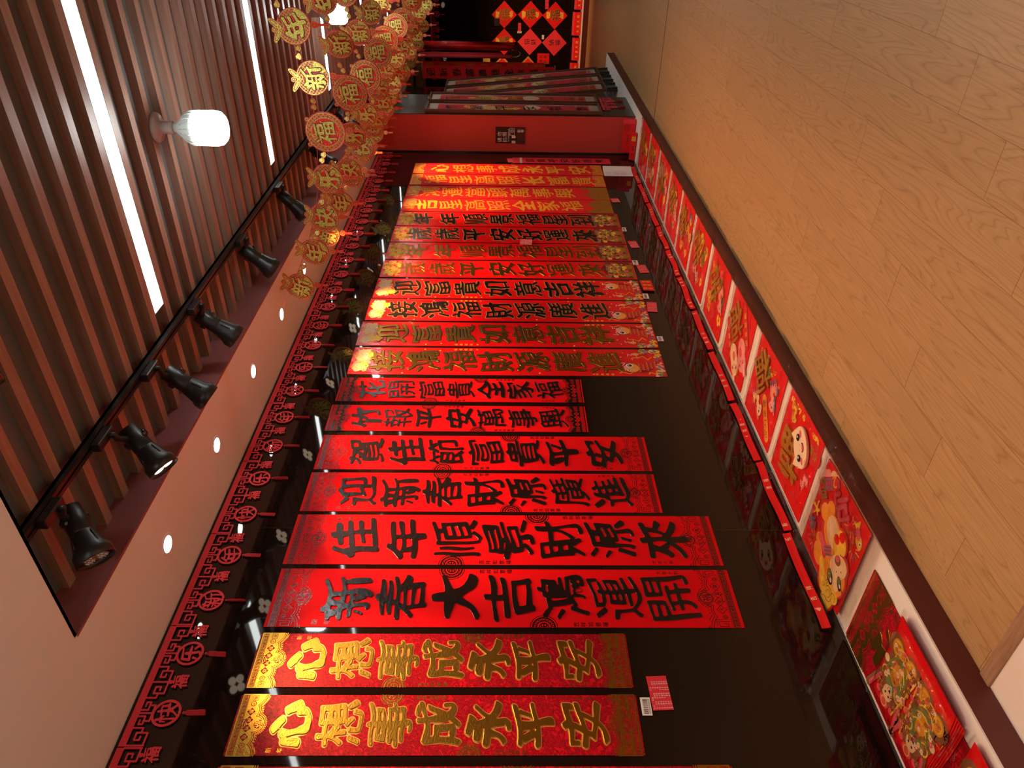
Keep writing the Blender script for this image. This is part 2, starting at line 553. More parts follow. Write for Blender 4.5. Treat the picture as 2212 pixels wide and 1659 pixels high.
def nest(L):
    """sort outlines into islands, each with its own holes"""
    A = [np.array(P) for P in L]
    B = [(a[:, 0].min(), a[:, 0].max(), a[:, 1].min(), a[:, 1].max()) for a in A]
    def inside(i, j):
        x, y = A[i][0]
        b = B[j]
        if not (b[0] < x < b[1] and b[2] < y < b[3]): return False
        p = A[j]; q = np.roll(p, -1, 0)
        m_ = (p[:, 1] > y) != (q[:, 1] > y)
        p, q = p[m_], q[m_]
        return bool(((q[:, 0]-p[:, 0])*(y-p[:, 1])/(q[:, 1]-p[:, 1])+p[:, 0] > x).sum() % 2)
    par = [[j for j in range(len(L)) if j != i and inside(i, j)] for i in range(len(L))]
    isl = {i: [L[i]] for i in range(len(L)) if len(par[i]) % 2 == 0}
    for i in range(len(L)):
        if len(par[i]) % 2:
            o = [j for j in par[i] if len(par[j]) == len(par[i])-1]
            if o: isl[o[0]].append(L[i])
    return list(isl.values())

def flat(layers, name):
    """layers of (loops in metres, z, material) -> one flat printed mesh"""
    V, Fc, MI, mats = [], [], [], []
    for L, z, m_ in layers:
        if not L: continue
        if m_ not in mats: mats.append(m_)
        mi = mats.index(m_)
        for I in nest(L):
            pts = [(x, y) for P in I for x, y in P]
            b = len(V)
            V += [(x, y, z) for x, y in pts]
            for t in tessellate_polygon([[Vector((x, y, 0)) for x, y in P] for P in I]):
                (ax, ay), (cx_, cy_), (dx, dy) = (pts[k] for k in t)
                cr = (cx_-ax)*(dy-ay)-(cy_-ay)*(dx-ax)
                if abs(cr) < 1e-13: continue
                Fc.append(tuple(b+k for k in (t if cr > 0 else (t[0], t[2], t[1]))))
                MI.append(mi)
    return mesh(name, V, Fc, mats, MI)

def solid(L, name, m_, depth, bev=0.0, z0=0.0):
    """outlines raised into an embossed or cut-out solid of the given depth"""
    cu = bpy.data.curves.new(name, 'CURVE')
    cu.dimensions = '2D'
    cu.fill_mode = 'BOTH'
    cu.extrude = max(depth/2 - bev, 0.00005)
    cu.bevel_depth = bev
    cu.bevel_resolution = 1 if bev else 0
    cu.offset = -bev
    for P in L:
        s = cu.splines.new('POLY')
        s.points.add(len(P)-1)
        s.points.foreach_set('co', [c for x, y in P for c in (x, y, 0, 1)])
        s.use_cyclic_u = True
    ob = bpy.data.objects.new(name, cu)
    me = bpy.data.meshes.new_from_object(ob)
    bpy.data.objects.remove(ob)
    bpy.data.curves.remove(cu)
    me.name = name
    me.transform(Matrix.Translation((0, 0, z0 + depth/2)))
    me.materials.clear(); me.materials.append(m_)
    return me

def place(L, s, ox, oy, sy=None, rot=0.0):
    """grid outlines -> metres: scale, turn, move"""
    sy = s if sy is None else sy
    c, n = math.cos(rot), math.sin(rot)
    return [[(ox + c*x*s - n*y*sy, oy + n*x*s + c*y*sy) for x, y in P] for P in L]

def glyph_loops(ch, w_, h_, cx=0, cy=0, target=None, seed=0, lev=0.5, n=112, rot=0.0, maxk=5, tol=0.12):
    """character outlines fitted in a w x h box centred on (cx, cy)"""
    f = brush(ch, target, seed, n, maxk) if target else blur(glyph_mask(ch, n), 1, 1)
    n = f.shape[0]
    g = 1/(n/1.28)
    L = [[((x+0.5)*g-0.64, (y+0.5)*g-0.64) for x, y in P] for P in loops(f, lev, tol)]
    return place(L, w_, cx, cy, h_, rot)

def text_loops(s, size, x, y, dx, dy, n=40, target=None):
    """small lettering set along (dx, dy)"""
    L = []
    for k, ch in enumerate(s):
        if ch == ' ': continue
        L += glyph_loops(ch, size, size, x+k*dx, y+k*dy, target, 0, 0.42, n)
    return L

class Field:
    """a drawing board in metres; every stroke is a distance field"""
    def __init__(s, x0, x1, y0, y1, px):
        s.x0, s.y0, s.px = x0-3*px, y0-3*px, px
        w_ = int((x1-x0)/px)+7; h_ = int((y1-y0)/px)+7
        yy, xx = np.mgrid[0:h_, 0:w_]
        s.X = s.x0 + xx*px; s.Y = s.y0 + yy*px
        s.f = np.zeros((h_, w_))
    def put(s, d, sub=False):
        m_ = np.clip(0.5 - d/(1.5*s.px), 0, 1)
        s.f = np.minimum(s.f, 1-m_) if sub else np.maximum(s.f, m_)
        return s
    def seg(s, x0, y0, x1, y1, w_, sub=False):
        dx, dy = x1-x0, y1-y0
        L = dx*dx+dy*dy or 1e-12
        t = np.clip(((s.X-x0)*dx+(s.Y-y0)*dy)/L, 0, 1)
        return s.put(np.hypot(s.X-x0-t*dx, s.Y-y0-t*dy)-w_/2, sub)
    def line(s, P, w_, close=False, sub=False):
        Q = list(P) + ([P[0]] if close else [])
        for a, b in zip(Q[:-1], Q[1:]): s.seg(*a, *b, w_, sub)
        return s
    def disc(s, x, y, r, sub=False, ry=None, rot=0.0):
        ry = ry or r
        c, n = math.cos(rot), math.sin(rot)
        u = (s.X-x)*c+(s.Y-y)*n; v = -(s.X-x)*n+(s.Y-y)*c
        q = np.hypot(u/r, v/ry)
        return s.put((q-1)*min(r, ry), sub)
    def ring(s, x, y, r, w_, sub=False, a0=None, a1=None):
        d = np.abs(np.hypot(s.X-x, s.Y-y)-r)-w_/2
        if a0 is not None:
            a = np.mod(np.arctan2(s.Y-y, s.X-x)-a0, 2*math.pi)
            d = np.where(a < a1-a0, d, 1.0)
        return s.put(d, sub)
    def rect(s, x0, x1, y0, y1, sub=False):
        return s.put(np.maximum(np.maximum(x0-s.X, s.X-x1), np.maximum(y0-s.Y, s.Y-y1)), sub)
    def poly(s, P, sub=False):
        ins = np.zeros(s.X.shape, bool)
        dm = np.full(s.X.shape, 1e9)
        for (ax, ay), (bx, by) in zip(P, P[1:]+P[:1]):
            dx, dy = bx-ax, by-ay
            L = dx*dx+dy*dy or 1e-12
            t = np.clip(((s.X-ax)*dx+(s.Y-ay)*dy)/L, 0, 1)
            dm = np.minimum(dm, np.hypot(s.X-ax-t*dx, s.Y-ay-t*dy))
            if ay != by:
                c = ((ay > s.Y) != (by > s.Y)) & (s.X < (bx-ax)*(s.Y-ay)/(by-ay)+ax)
                ins ^= c
        return s.put(np.where(ins, -dm, dm), sub)
    def glyph(s, ch, w_, h_, cx, cy, target=0.36, sub=False, lev=0.5, seed=3):
        f = brush(ch, target, seed, 96) if target else blur(glyph_mask(ch, 96), 1, 1)
        n = f.shape[0]
        u = ((s.X-cx)/w_+0.64)/1.28*n-0.5; v = ((s.Y-cy)/h_+0.64)/1.28*n-0.5
        m_ = np.clip((sample(f, u, v)-lev)*3+0.5, 0, 1)*((u > 0) & (u < n-1) & (v > 0) & (v < n-1))
        s.f = np.minimum(s.f, 1-m_) if sub else np.maximum(s.f, m_)
        return s
    def cut(s, o):
        s.f = np.minimum(s.f, o.f); return s
    def less(s, o):
        s.f = np.minimum(s.f, 1-o.f); return s
    def out(s, tol=0.2):
        return [[(s.x0+x*s.px, s.y0+y*s.px) for x, y in P] for P in loops(s.f, 0.5, tol)]

# ------------------------------------------------------------------ the setting
def struct(name, me, parent=None):
    o = obj(name, me, parent)
    if parent is None: o['kind'] = 'structure'
    return o

WX = -2.512            # face of the long wall
ZC = 2.822             # low ceiling
ZS = 2.930             # underside of the slats
XS = -1.995            # edge of the low ceiling
YS = 1.445
PX, PZ = -2.020, 0.100 # front and top of the display plinth
SY0, SP, SW = 2.055, 0.1425, 0.043

struct('floor', boxme('floor', -6.5, 3.3, 1.335, 15.2, -0.06, 0.0, M['wood']))
struct('trim_1', boxme('floor_strip', -2.6, 3.3, 1.285, 1.335, -0.05, 0.006, M['strip_wood'], 0.003))
struct('trim_2', boxme('floor_tile', -2.6, 3.3, -3.2, 1.285, -0.06, -0.002, M['tile']))
struct('trim_3', boxme('floor_joint', PX, 3.3, 7.40, 7.412, -0.01, 0.0012, M['ink']))
struct('wall_left', boxme('wall_left', WX-0.12, WX, -3.2, 10.6, -0.05, 3.3, M['wall_black']))
struct('wall_right', boxme('wall_right', 3.2, 3.32, -3.2, 15.2, -0.05, 3.3, M['wall_red']))
struct('wall_back', boxme('wall_back', -2.6, 3.3, -3.3, -3.2, -0.05, 3.3, M['wall_red']))
struct('wall_far', boxme('wall_far', -6.5, 3.3, 14.6, 14.72, -0.05, 3.3, M['wall_black']))
struct('wall_left_far', boxme('wall_left_far', -6.6, -6.5, 10.4, 15.2, -0.05, 3.3, M['wall_black']))
struct('wall_left_return', boxme('wall_left_return', -6.5, WX, 10.6, 10.7, -0.05, 3.3, M['wall_black']))
# low ceiling over the wall and over the front of the shop
mb = MB()
mb.box(WX-0.1, XS-0.012, YS, 10.7, ZC, ZC+0.02).box(WX-0.1, 3.3, -3.2, YS, ZC, ZC+0.02)
struct('ceiling_soffit', mb.me('ceiling_soffit', M['soffit']))
struct('trim_4', boxme('fascia', XS-0.012, XS, YS, 10.7, ZC, 3.16, M['fascia']))
struct('trim_5', boxme('fascia_front', XS, 3.3, YS-0.012, YS, ZC, 3.16, M['soffit']))
ce = struct('ceiling', boxme('ceiling_board', -6.5, 3.3, YS, 15.2, ZS+.034, 3.16, M['backing']))
mb = MB()
LED_K = [4, 17, 30, 43, 56, 69]
n_sl = int((15.1-1.47)/SP)
for k in range(-4, n_sl):
    y = SY0 + SP*k
    x0 = XS if y < 10.6 else -6.4
    mb.box(x0, 3.2, y, y+SW, ZS, ZS+.036)
struct('slat_panel', mb.me('slat_panel', M['slat']), ce)

# display plinth, its far twin, and the pillar
def plinth(name, x0, x1, y0, y1, front):
    o = struct(name, boxme(name, x0, x1, y0, y1, 0.0, PZ-0.006, M['plinth_face']))
    struct('plinth_top', boxme('plinth_top', x0, x1-(0.0 if front == 'x' else 0), y0, y1, PZ-0.006, PZ, M['plinth_top']), o)
    return o
plinth('trim_6', WX, PX, -3.2, 10.6, 'x')
plinth('trim_7', -6.5, 3.2, 14.17, 14.6, 'y')
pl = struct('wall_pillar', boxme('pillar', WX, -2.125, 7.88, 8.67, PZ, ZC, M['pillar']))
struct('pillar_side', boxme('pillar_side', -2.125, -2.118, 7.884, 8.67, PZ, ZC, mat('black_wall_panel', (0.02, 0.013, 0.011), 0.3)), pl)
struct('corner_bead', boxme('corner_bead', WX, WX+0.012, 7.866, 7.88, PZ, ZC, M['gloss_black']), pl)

# ------------------------------------------------------------------ lamps of the room, a few of them added
def light(name, kind, loc, energy, col, parent=None, **kw):
    l = bpy.data.lights.new(name, kind)
    l.energy = energy; l.color = col
    for k, v in kw.items(): setattr(l, k, v)
    o = bpy.data.objects.new(name, l)
    o.location = loc
    return link(o, parent)

ORD = ['first', 'second', 'third', 'fourth', 'fifth', 'sixth', 'seventh', 'eighth', 'ninth', 'tenth', 'eleventh']
# recessed LED strips between two slats, running away from the wall
led_lab = {0: 'long white LED strip nearest the camera, beside the round bulb',
           1: 'second long white LED strip, ending at the track near the far garlands',
           2: 'third white LED strip in the slats, seen between hanging garlands',
           3: 'fourth white LED strip in the slats, far behind the garlands',
           4: 'fifth white LED strip at the far end of the slatted ceiling',
           5: 'last white LED strip before the far wall'}
for q, k in enumerate(LED_K):
    y0 = SY0 + SP*k + SW + 0.002
    y1 = SY0 + SP*(k+1) - 0.002
    t = thing('led_strip', led_lab[q], 'ceiling light', (-1.54, (y0+y1)/2, ZS), group='LED strips in the slatted ceiling')
    obj('diffuser', boxme('diffuser', 0, 3.4, -(y1-y0)/2+0.004, (y1-y0)/2-0.004, 0.002, 0.010, M['led']), t)
    obj('housing', MB().box(0, 3.4, -(y1-y0)/2, -(y1-y0)/2+0.004, 0, 0.033).box(0, 3.4, (y1-y0)/2-0.004, (y1-y0)/2, 0, 0.033)
        .box(-0.004, 0, -(y1-y0)/2, (y1-y0)/2, 0, 0.033).box(0, 3.4, -(y1-y0)/2, (y1-y0)/2, 0.012, 0.033).me('housing', M['grey_plastic']), t)
for q, y0 in enumerate((0.55, -1.3)):  # strips assumed out of view, above and behind the camera
    t = thing('led_strip', ('white LED strip in the low ceiling, mirrored beside the gold brocade couplets', 'white LED strip in the low ceiling behind the camera')[q],
              'ceiling light', (-1.54, y0, ZC), group='LED strips in the low ceiling')
    obj('diffuser', boxme('diffuser', 0, 3.4, -0.045, 0.045, -0.010, -0.001, M['led']), t)

# round lamp holders with LED bulbs
def bulb(loc, label):
    t = thing('light_bulb', label, 'light bulb', loc, group='ceiling bulbs on plain holders')
    obj('holder_plate', MB().lathe([(0.060, 0.0), (0.062, -0.006), (0.056, -0.016), (0.030, -0.022), (0.024, -0.03)]).me('holder_plate', M['mauve_plastic'], True), t)
    obj('socket', MB().lathe([(0.022, -0.022), (0.025, -0.03), (0.026, -0.075), (0.022, -0.078)]).me('socket', M['mauve_plastic'], True), t)
    mb = MB().lathe([(0.018, -0.074), (0.019, -0.085), (0.036, -0.105), (0.058, -0.128), (0.066, -0.155), (0.067, -0.172)])
    for k in range(18):
        a = 2*math.pi*k/18
        c, n = math.cos(a), math.sin(a)
        mb.tube([(0.050*c, 0.050*n, -0.120), (0.0675*c, 0.0675*n, -0.150), (0.0685*c, 0.0685*n, -0.168)], 0.003, 5)
    obj('heat_sink', mb.me('heat_sink', M['grey_plastic'], True), t)
    obj('globe', MB().lathe([(0.066, -0.168), (0.070, -0.176), (0.071, -0.250), (0.066, -0.272), (0.052, -0.286), (0.02, -0.291), (0.002, -0.292)]).me('globe', M['bulb'], True), t)
    return t
bulb((-0.905, 3.105, ZS), 'lit white bulb on a round holder beside the nearest LED strip')
bulb((-0.70, 0.10, ZC), 'lit white bulb under the low ceiling, out of the picture beside the camera')  # added out of view to brighten the near low ceiling
bulb((-0.905, 5.98, ZS), 'second lit white bulb, glowing behind the medallion garlands')
bulb((-0.905, 8.85, ZS), 'farthest lit white bulb among the slats beyond the garlands')

# recessed downlights in the low ceiling
dl_lab = ['recessed downlight nearest the camera, above the widest black-character couplets', 'second recessed downlight from the camera, in the white soffit',
          'third recessed downlight from the camera, in the white soffit', 'fourth recessed downlight, just before the nearest garland',
          'fifth recessed downlight, beside the first garland medallions', 'sixth recessed downlight, hidden partly by garland medallions', 'seventh recessed downlight, behind the garlands', 'eighth recessed downlight, close to the pillar']
for q in range(8):
    y = 2.044 + 0.614*q
    t = thing('downlight', dl_lab[q], 'ceiling light', (-2.235, y, ZC), group='recessed downlights over the couplets')
    obj('rim', MB().lathe([(0.030, -0.001), (0.043, -0.004), (0.047, -0.002), (0.048, 0.0)], cap=False).me('rim', M['soffit'], True), t)
    obj('lens', MB().lathe([(0.034, -0.0025), (0.030, -0.0022)]).me('lens', M['down_lens']), t)
    light('lamp_light', 'SPOT', (0, 0, -0.02), DOWN_WATT, WARM, t, spot_size=R(72), spot_blend=0.75, shadow_soft_size=0.035)

# added warm downlights, out of view round the camera, to light the front floor
for q, (x, y) in enumerate(((-.85, .70), (.55, .70), (-.85, -.75), (.55, -.75))):
    t = thing('downlight', ['warm downlight in the low ceiling left above the camera', 'warm downlight in the low ceiling right above the camera', 'warm downlight behind the camera on the left', 'warm downlight behind the camera on the right'][q],
              'ceiling light', (x, y, ZC), group='downlights in the front ceiling')
    obj('rim', MB().lathe([(0.030, -0.001), (0.043, -0.004), (0.047, -0.002), (0.048, 0.0)], cap=False).me('rim', M['soffit'], True), t)
    obj('lens', MB().lathe([(0.034, -0.0025), (0.030, -0.0022)]).me('lens', M['down_lens']), t)
    light('lamp_light', 'SPOT', (0, 0, -0.02), FRONT_WATT, WARM, t, spot_size=R(120), spot_blend=0.9, shadow_soft_size=0.035)

# black track with spotlights
tr = thing('lighting_track', 'black lighting track fixed under the ceiling slats', 'track', (-1.655, 0, ZS))
obj('rail', MB().box(-0.018, -0.004, 1.535, 10.2, -0.030, 0).box(0.004, 0.018, 1.535, 10.2, -0.030, 0).box(-0.018, 0.018, 1.535, 10.2, -0.012, 0).me('rail', M['lamp_black']), tr)
obj('end_cap', boxme('end_cap', -0.020, 0.020, 1.520, 1.535, -0.032, 0, M['lamp_black'], 0.003), tr)

def spotlight(y, head, axis, label, lit, R_=0.057):
    """adapter on the track, bent arm, cylinder and flared head looking along axis"""
    t = thing('track_spotlight', label, 'spotlight', (-1.655, y, ZS-0.03), group='black spotlights on the track')
    ax = Vector(axis).normalized()
    h = Vector(head) - Vector((-1.655, y, ZS-0.03))
    obj('adapter', boxme('adapter', -0.017, 0.017, -0.055, 0.055, -0.032, -0.001, M['lamp_black'], 0.004), t)
    obj('arm', MB().tube([(0, 0.02, -0.02), (0, 0.02, -0.045), tuple(h*0.35 + Vector((0, 0, -0.02))), tuple(h*0.7), tuple(h)], 0.011, 10).me('arm', M['lamp_black'], True), t)
    obj('knob', MB().lathe([(0.012, -0.045), (0.014, -0.043), (0.014, 0.043), (0.012, 0.045)], h, ax.orthogonal()).me('knob', M['gloss_black'], True), t)
    body = obj('body', MB().lathe([(0.030, -0.052), (0.036, -0.050), (0.037, 0.045), (0.036, 0.050)], h, ax, 32).me('body', M['lamp_black'], True), t)
    hd = MB().lathe([(0.036, 0.046), (0.038, 0.052), (R_*0.86, 0.105), (R_, 0.118), (R_*1.02, 0.150), (R_*0.97, 0.152), (R_*0.94, 0.136)], h, ax, 40, cap=False)
    for k in range(4):
        a = 2*math.pi*k/4+0.5
        q = ax.to_track_quat('Z', 'Y')
        e1 = q @ Vector((math.cos(a), math.sin(a), 0))
        hd.tube([h+ax*0.058+e1*0.041, h+ax*0.098+e1*(R_*0.84)], 0.0028, 5)
    obj('head', hd.me('head', M['lamp_black'], True), t)
    fc = h + ax*0.138
    q = ax.to_track_quat('Z', 'Y')
    ln = obj('lens', MB().lathe([(R_*0.95, 0.136), (R_*0.3, 0.1375), (0.001, 0.1378)], h, ax, 32).me('lens', M['spot_ring'], True), t)
    for k in range(4):
        a = 2*math.pi*k/4 + 0.5
        c = fc + q @ Vector((math.cos(a)*R_*0.48, math.sin(a)*R_*0.48, 0.001))
        d = MB().lathe([(R_*0.34, 0.0), (R_*0.30, 0.002), (0.002, 0.0028)], c, ax, 18).me('led_cluster', M['spot_lens'] if lit else M['spot_off'], True)
        obj('led_cluster', d, ln)
        if not lit:
            mbx = MB()
            for j in range(7):
                aj = 2*math.pi*j/6
                rj = R_*0.19 if j < 6 else 0
                cj = c + q @ Vector((math.cos(aj)*rj, math.sin(aj)*rj, 0.003))
                mbx.lathe([(0.003, 0), (0.002, 0.002)], cj, ax, 8)
            obj('led_chip', mbx.me('led_chip', M['white']), ln)
    if lit:
        o = light('lamp_light', 'SPOT', fc + ax*0.03, SPOT_WATT, WARM, t, spot_size=R(47), spot_blend=0.8, shadow_soft_size=0.04)
        o.rotation_euler = (-ax).to_track_quat('Z', 'Y').to_euler()
    return t
spotlight(1.64, (-1.752, 1.700, 2.868), (-0.50, -0.60, -0.55), 'unlit black spotlight nearest the camera, its four dark lens clusters showing', False, 0.060)
spotlight(2.00, (-1.745, 2.105, 2.835), (-0.55, -0.40, -0.66), 'lit black spotlight with four glowing warm clusters, second along the track', True)
spotlight(2.42, (-1.745, 2.500, 2.830), (-0.60, -0.06, -0.74), 'lit black spotlight third along the track, lens seen edge-on', True)
spotlight(2.94, (-1.745, 2.975, 2.860), (-0.60, 0.04, -0.70), 'black spotlight beside the end of the nearest LED strip', True)
spotlight(3.66, (-1.745, 3.690, 2.862), (-0.62, 0.04, -0.68), 'black spotlight between the nearest LED strip and the first garland', True)
spotlight(4.46, (-1.745, 4.500, 2.862), (-0.64, 0.02, -0.60), 'black spotlight beside the end of the second LED strip', True)
spotlight(5.45, (-1.735, 5.400, 2.850), (-0.50, -0.26, -0.66), 'lit spotlight shining behind the pair of gold ingot beads', True)
spotlight(6.40, (-1.745, 6.380, 2.850), (-0.60, 0.0, -0.70), 'black spotlight on the track above the orange-gold couplets', True)
spotlight(7.30, (-1.745, 7.280, 2.850), (-0.60, 0.0, -0.70), 'black spotlight on the track close to the pillar', True)
tr = thing('lighting_track', 'short black lighting track in front of the far wall', 'track', (-2.2, 12.6, ZS))  # track and its three spotlights are added to brighten the far wall
obj('rail', MB().box(-2.0, 1.6, -0.018, 0.018, -0.030, 0).me('rail_far', M['lamp_black']), tr)
for q, (x, lab) in enumerate(((-3.3, 'left'), (-2.3, 'middle'), (-1.3, 'right'))):
    t = thing('track_spotlight', 'distant spotlight aimed at the far wall, %s of three' % lab, 'spotlight', (x, 12.6, ZS-.03), group='spotlights before the far wall')
    a_ = Vector((0, .62, -.70)).normalized()
    obj('adapter', boxme('adapter_far', -0.05, 0.05, -0.017, 0.017, -0.032, -0.001, M['lamp_black'], 0.004), t)
    obj('arm', MB().tube([(0, 0, -.03), (0, .02, -.10)], .011, 10).me('arm_far', M['lamp_black'], True), t)
    obj('body', MB().lathe([(.034, -.06), (.037, .04), (.055, .11), (.056, .14), (.052, .13)], (0, .02, -.10), a_, 24).me('body_far', M['lamp_black'], True), t)
    obj('lens', MB().lathe([(.050, .132), (.001, .134)], (0, .02, -.10), a_, 24).me('lens_far', M['spot_lens']), t)
    o = light('lamp_light', 'SPOT', Vector((0, .02, -.10))+a_*.16, SPOT_WATT*.9, WARM, t, spot_size=R(62), spot_blend=0.85, shadow_soft_size=0.04)
    o.rotation_euler = (-a_).to_track_quat('Z', 'Y').to_euler()

# ------------------------------------------------------------------ couplets on the wall
ROTW = (R(90), 0, R(90))      # local x along the wall, y up, z out of the wall
T1 = 0.0016

def scallop(F, w):
    D = np.full(F.X.shape, 9.0)
    for x, v, r in ((0, .33, .15), (-.22, .20, .175), (.22, .20, .175), (-.52, .16, .27), (.52, .16, .27)):
        D = np.minimum(D, np.hypot(F.X-x*w, F.Y-v*w)-r*w)
    return np.minimum(D, F.Y-.16*w)

def meander(F, w, y0, h, n):
    p = w/n
    t = h*0.16
    for k in range(n):
        x = -w/2 + k*p
        a, b, c, d = x+p*.12, x+p*.88, y0+h*.1, y0+h*.9
        F.line([(a, c), (a, d), (b, d), (b, c+h*.05), (a+p*.3, c+h*.05), (a+p*.3, d-h*.3), (b-p*.22, d-h*.3), (b-p*.22, c+h*.3)], t)

def border(w, style):
    """ornament for the end of a strip; y = 0 at the end, growing inwards. Returns layers"""
    px = w/230
    lw = w*.0085
    F = Field(-w/2, w/2, 0, .60*w, px)
    D = scallop(F, w)
    if style == 'line':
        F.rect(-w/2, w/2, .050*w, .060*w).rect(-w/2, w/2, .128*w, .138*w).rect(-w/2, w/2, .150*w, .156*w)
        meander(F, w, .062*w, .064*w, 16)
        inner = F.Y > .165*w
        for o, t in ((-.012*w, lw), (.018*w, lw)):
            F.put(np.where(inner, np.abs(D-o)-t/2, 9))
        ang = np.arctan2(F.Y-.2*w, F.X)*62
        F.put(np.where(inner & (np.cos(ang) > 0.1), np.abs(D-.052*w)-lw*.8, 9))
        for k, ch in zip((-1.5, -.5, .5, 1.5), '玉堂富貴'):
            x, y = k*.135*w, .245*w
            F.line([(x-.07*w, y), (x, y+.07*w), (x+.07*w, y), (x, y-.07*w)], lw, True)
            F.glyph(ch, .062*w, .062*w, x, y, None, lev=.4)
        for sx in (-1, 1):
            F.ring(sx*.33*w, .22*w, .034*w, lw).ring(sx*.33*w, .22*w, .016*w, lw)
            F.line([(sx*.40*w, .18*w), (sx*.40*w, .33*w), (sx*.48*w, .33*w), (sx*.48*w, .21*w), (sx*.435*w, .21*w), (sx*.435*w, .285*w)], lw)
            F.line([(sx*.37*w, .27*w), (sx*.37*w, .36*w), (sx*.47*w, .36*w)], lw)
            F.ring(sx*.13*w, .40*w, .022*w, lw*1.2, a0=0.0, a1=4.4)
        F.disc(0, .415*w, .112*w, sub=True)
        F.ring(0, .415*w, .104*w, lw*.8).ring(0, .415*w, .088*w, lw*1.5)
        F.glyph('福', .125*w, .125*w, 0, .415*w, None, lev=.34)
        a = np.arctan2(F.Y-.415*w, F.X)*30
        F.put(np.where((np.cos(a) > 0) & (F.Y > .36*w), np.abs(np.hypot(F.X, F.Y-.415*w)-.124*w)-lw*.7, 9))
        return F
    # filled version: coloured ground with details left out
    F.put(np.where(F.Y > .03*w, D, 9))
    d = Field(-w/2, w/2, 0, .60*w, px)
    d.rect(-w/2, w/2, .052*w, .060*w).rect(-w/2, w/2, .132*w, .140*w)
    meander(d, w, .062*w, .066*w, 16)
    for k, ch in zip((-1.5, -.5, .5, 1.5), '恭賀新禧'):
        x, y = k*.14*w, .232*w
        d.poly([(x-.068*w, y), (x, y+.068*w), (x+.068*w, y), (x, y-.068*w)])
        d.glyph(ch, .070*w, .070*w, x, y, None, True, .34)
    for sx in (-1, 1):
        d.ring(sx*.345*w, .235*w, .040*w, lw*1.3).glyph('吉', .044*w, .044*w, sx*.345*w, .235*w, None, lev=.4)
        d.line([(sx*.405*w, .20*w), (sx*.405*w, .285*w), (sx*.49*w, .285*w), (sx*.49*w, .20*w)], lw, True)
        d.glyph('喜', .07*w, .06*w, sx*.447*w, .243*w, None, lev=.4)
    d.put(np.abs(D+.018*w)-lw*.6)
    d.disc(0, .40*w, .085*w)
    d.glyph('福', .125*w, .125*w, 0, .40*w, None, True, .34)
    d.put(np.abs(np.hypot(d.X, d.Y-.40*w)-.078*w)-lw*.6, True)
    F.less(d)
    F.put(np.where(F.Y > .17*w, np.abs(D-.020*w)-lw*.6, 9))
    a = np.arctan2(F.Y-.2*w, F.X)*70
    F.put(np.where((F.Y > .17*w) & (np.cos(a) > 0), np.abs(D-.042*w)-lw, 9))
    return F

def rosette(r):
    F = Field(-r, 0, -r, r, r/60)
    for q, t in ((.97, .05), (.80, .10), (.52, .07), (.34, .07)):
        F.ring(0, 0, r*q, r*t)
    for k in range(9):
        a = math.pi/2 + math.pi*(k+.5)/9
        F.ring(r*.66*math.cos(a), r*.66*math.sin(a), r*.085, r*.045)
    F.line([(-.28*r, -.2*r), (-.05*r, -.2*r), (-.05*r, .2*r), (-.28*r, .2*r)], r*.07, True)
    F.line([(-.28*r, 0), (0, 0)], r*.07)
    return F

def mirror(L, sx=1, sy=1, ox=0, oy=0):
    Q = [[(ox+sx*x, oy+sy*y) for x, y in P] for P in L]
    return [P[::-1] for P in Q] if sx*sy < 0 else Q

def swirls(x0, x1, y0, y1, cols, n, seed, r=0.02):
    """crowded printed flowers, buds and curls; layers of outlines"""
    rng = random.Random(seed)
    lay = []
    for q, m_ in enumerate(cols):
        F = Field(x0, x1, y0, y1, min(r/9, (x1-x0)/90))
        for _ in range(n):
            x, y = rng.uniform(x0+r*.8, x1-r*.8), rng.uniform(y0+r*.8, y1-r*.8)
            s = r*rng.uniform(.5, 1.0)
            k = rng.random()
            if k < .5:
                for j in range(5):
                    a = j*1.2566+rng.random()
                    F.disc(x+s*.55*math.cos(a), y+s*.55*math.sin(a), s*.42)
                F.disc(x, y, s*.25, True)
            elif k < .8:
                a0 = rng.uniform(0, 6.28)
                F.ring(x, y, s*.6, s*.22, a0=a0, a1=a0+4.2).disc(x, y, s*.2)
            else:
                F.disc(x, y, s*.75, ry=s*.28, rot=rng.uniform(0, 3.14))
        F.rect(x0, x1, y0, y1) if False else None
        lay.append((F.out(), T1+0.0003+0.00012*q, m_))
    return lay

def wavy(x0, y0, x1, y1, a, n=14, k=2.5):
    return [(x0+(x1-x0)*t/n - (y1-y0)*a*math.sin(k*math.pi*t/n), y0+(y1-y0)*t/n + (x1-x0)*a*math.sin(k*math.pi*t/n)) for t in range(n+1)]

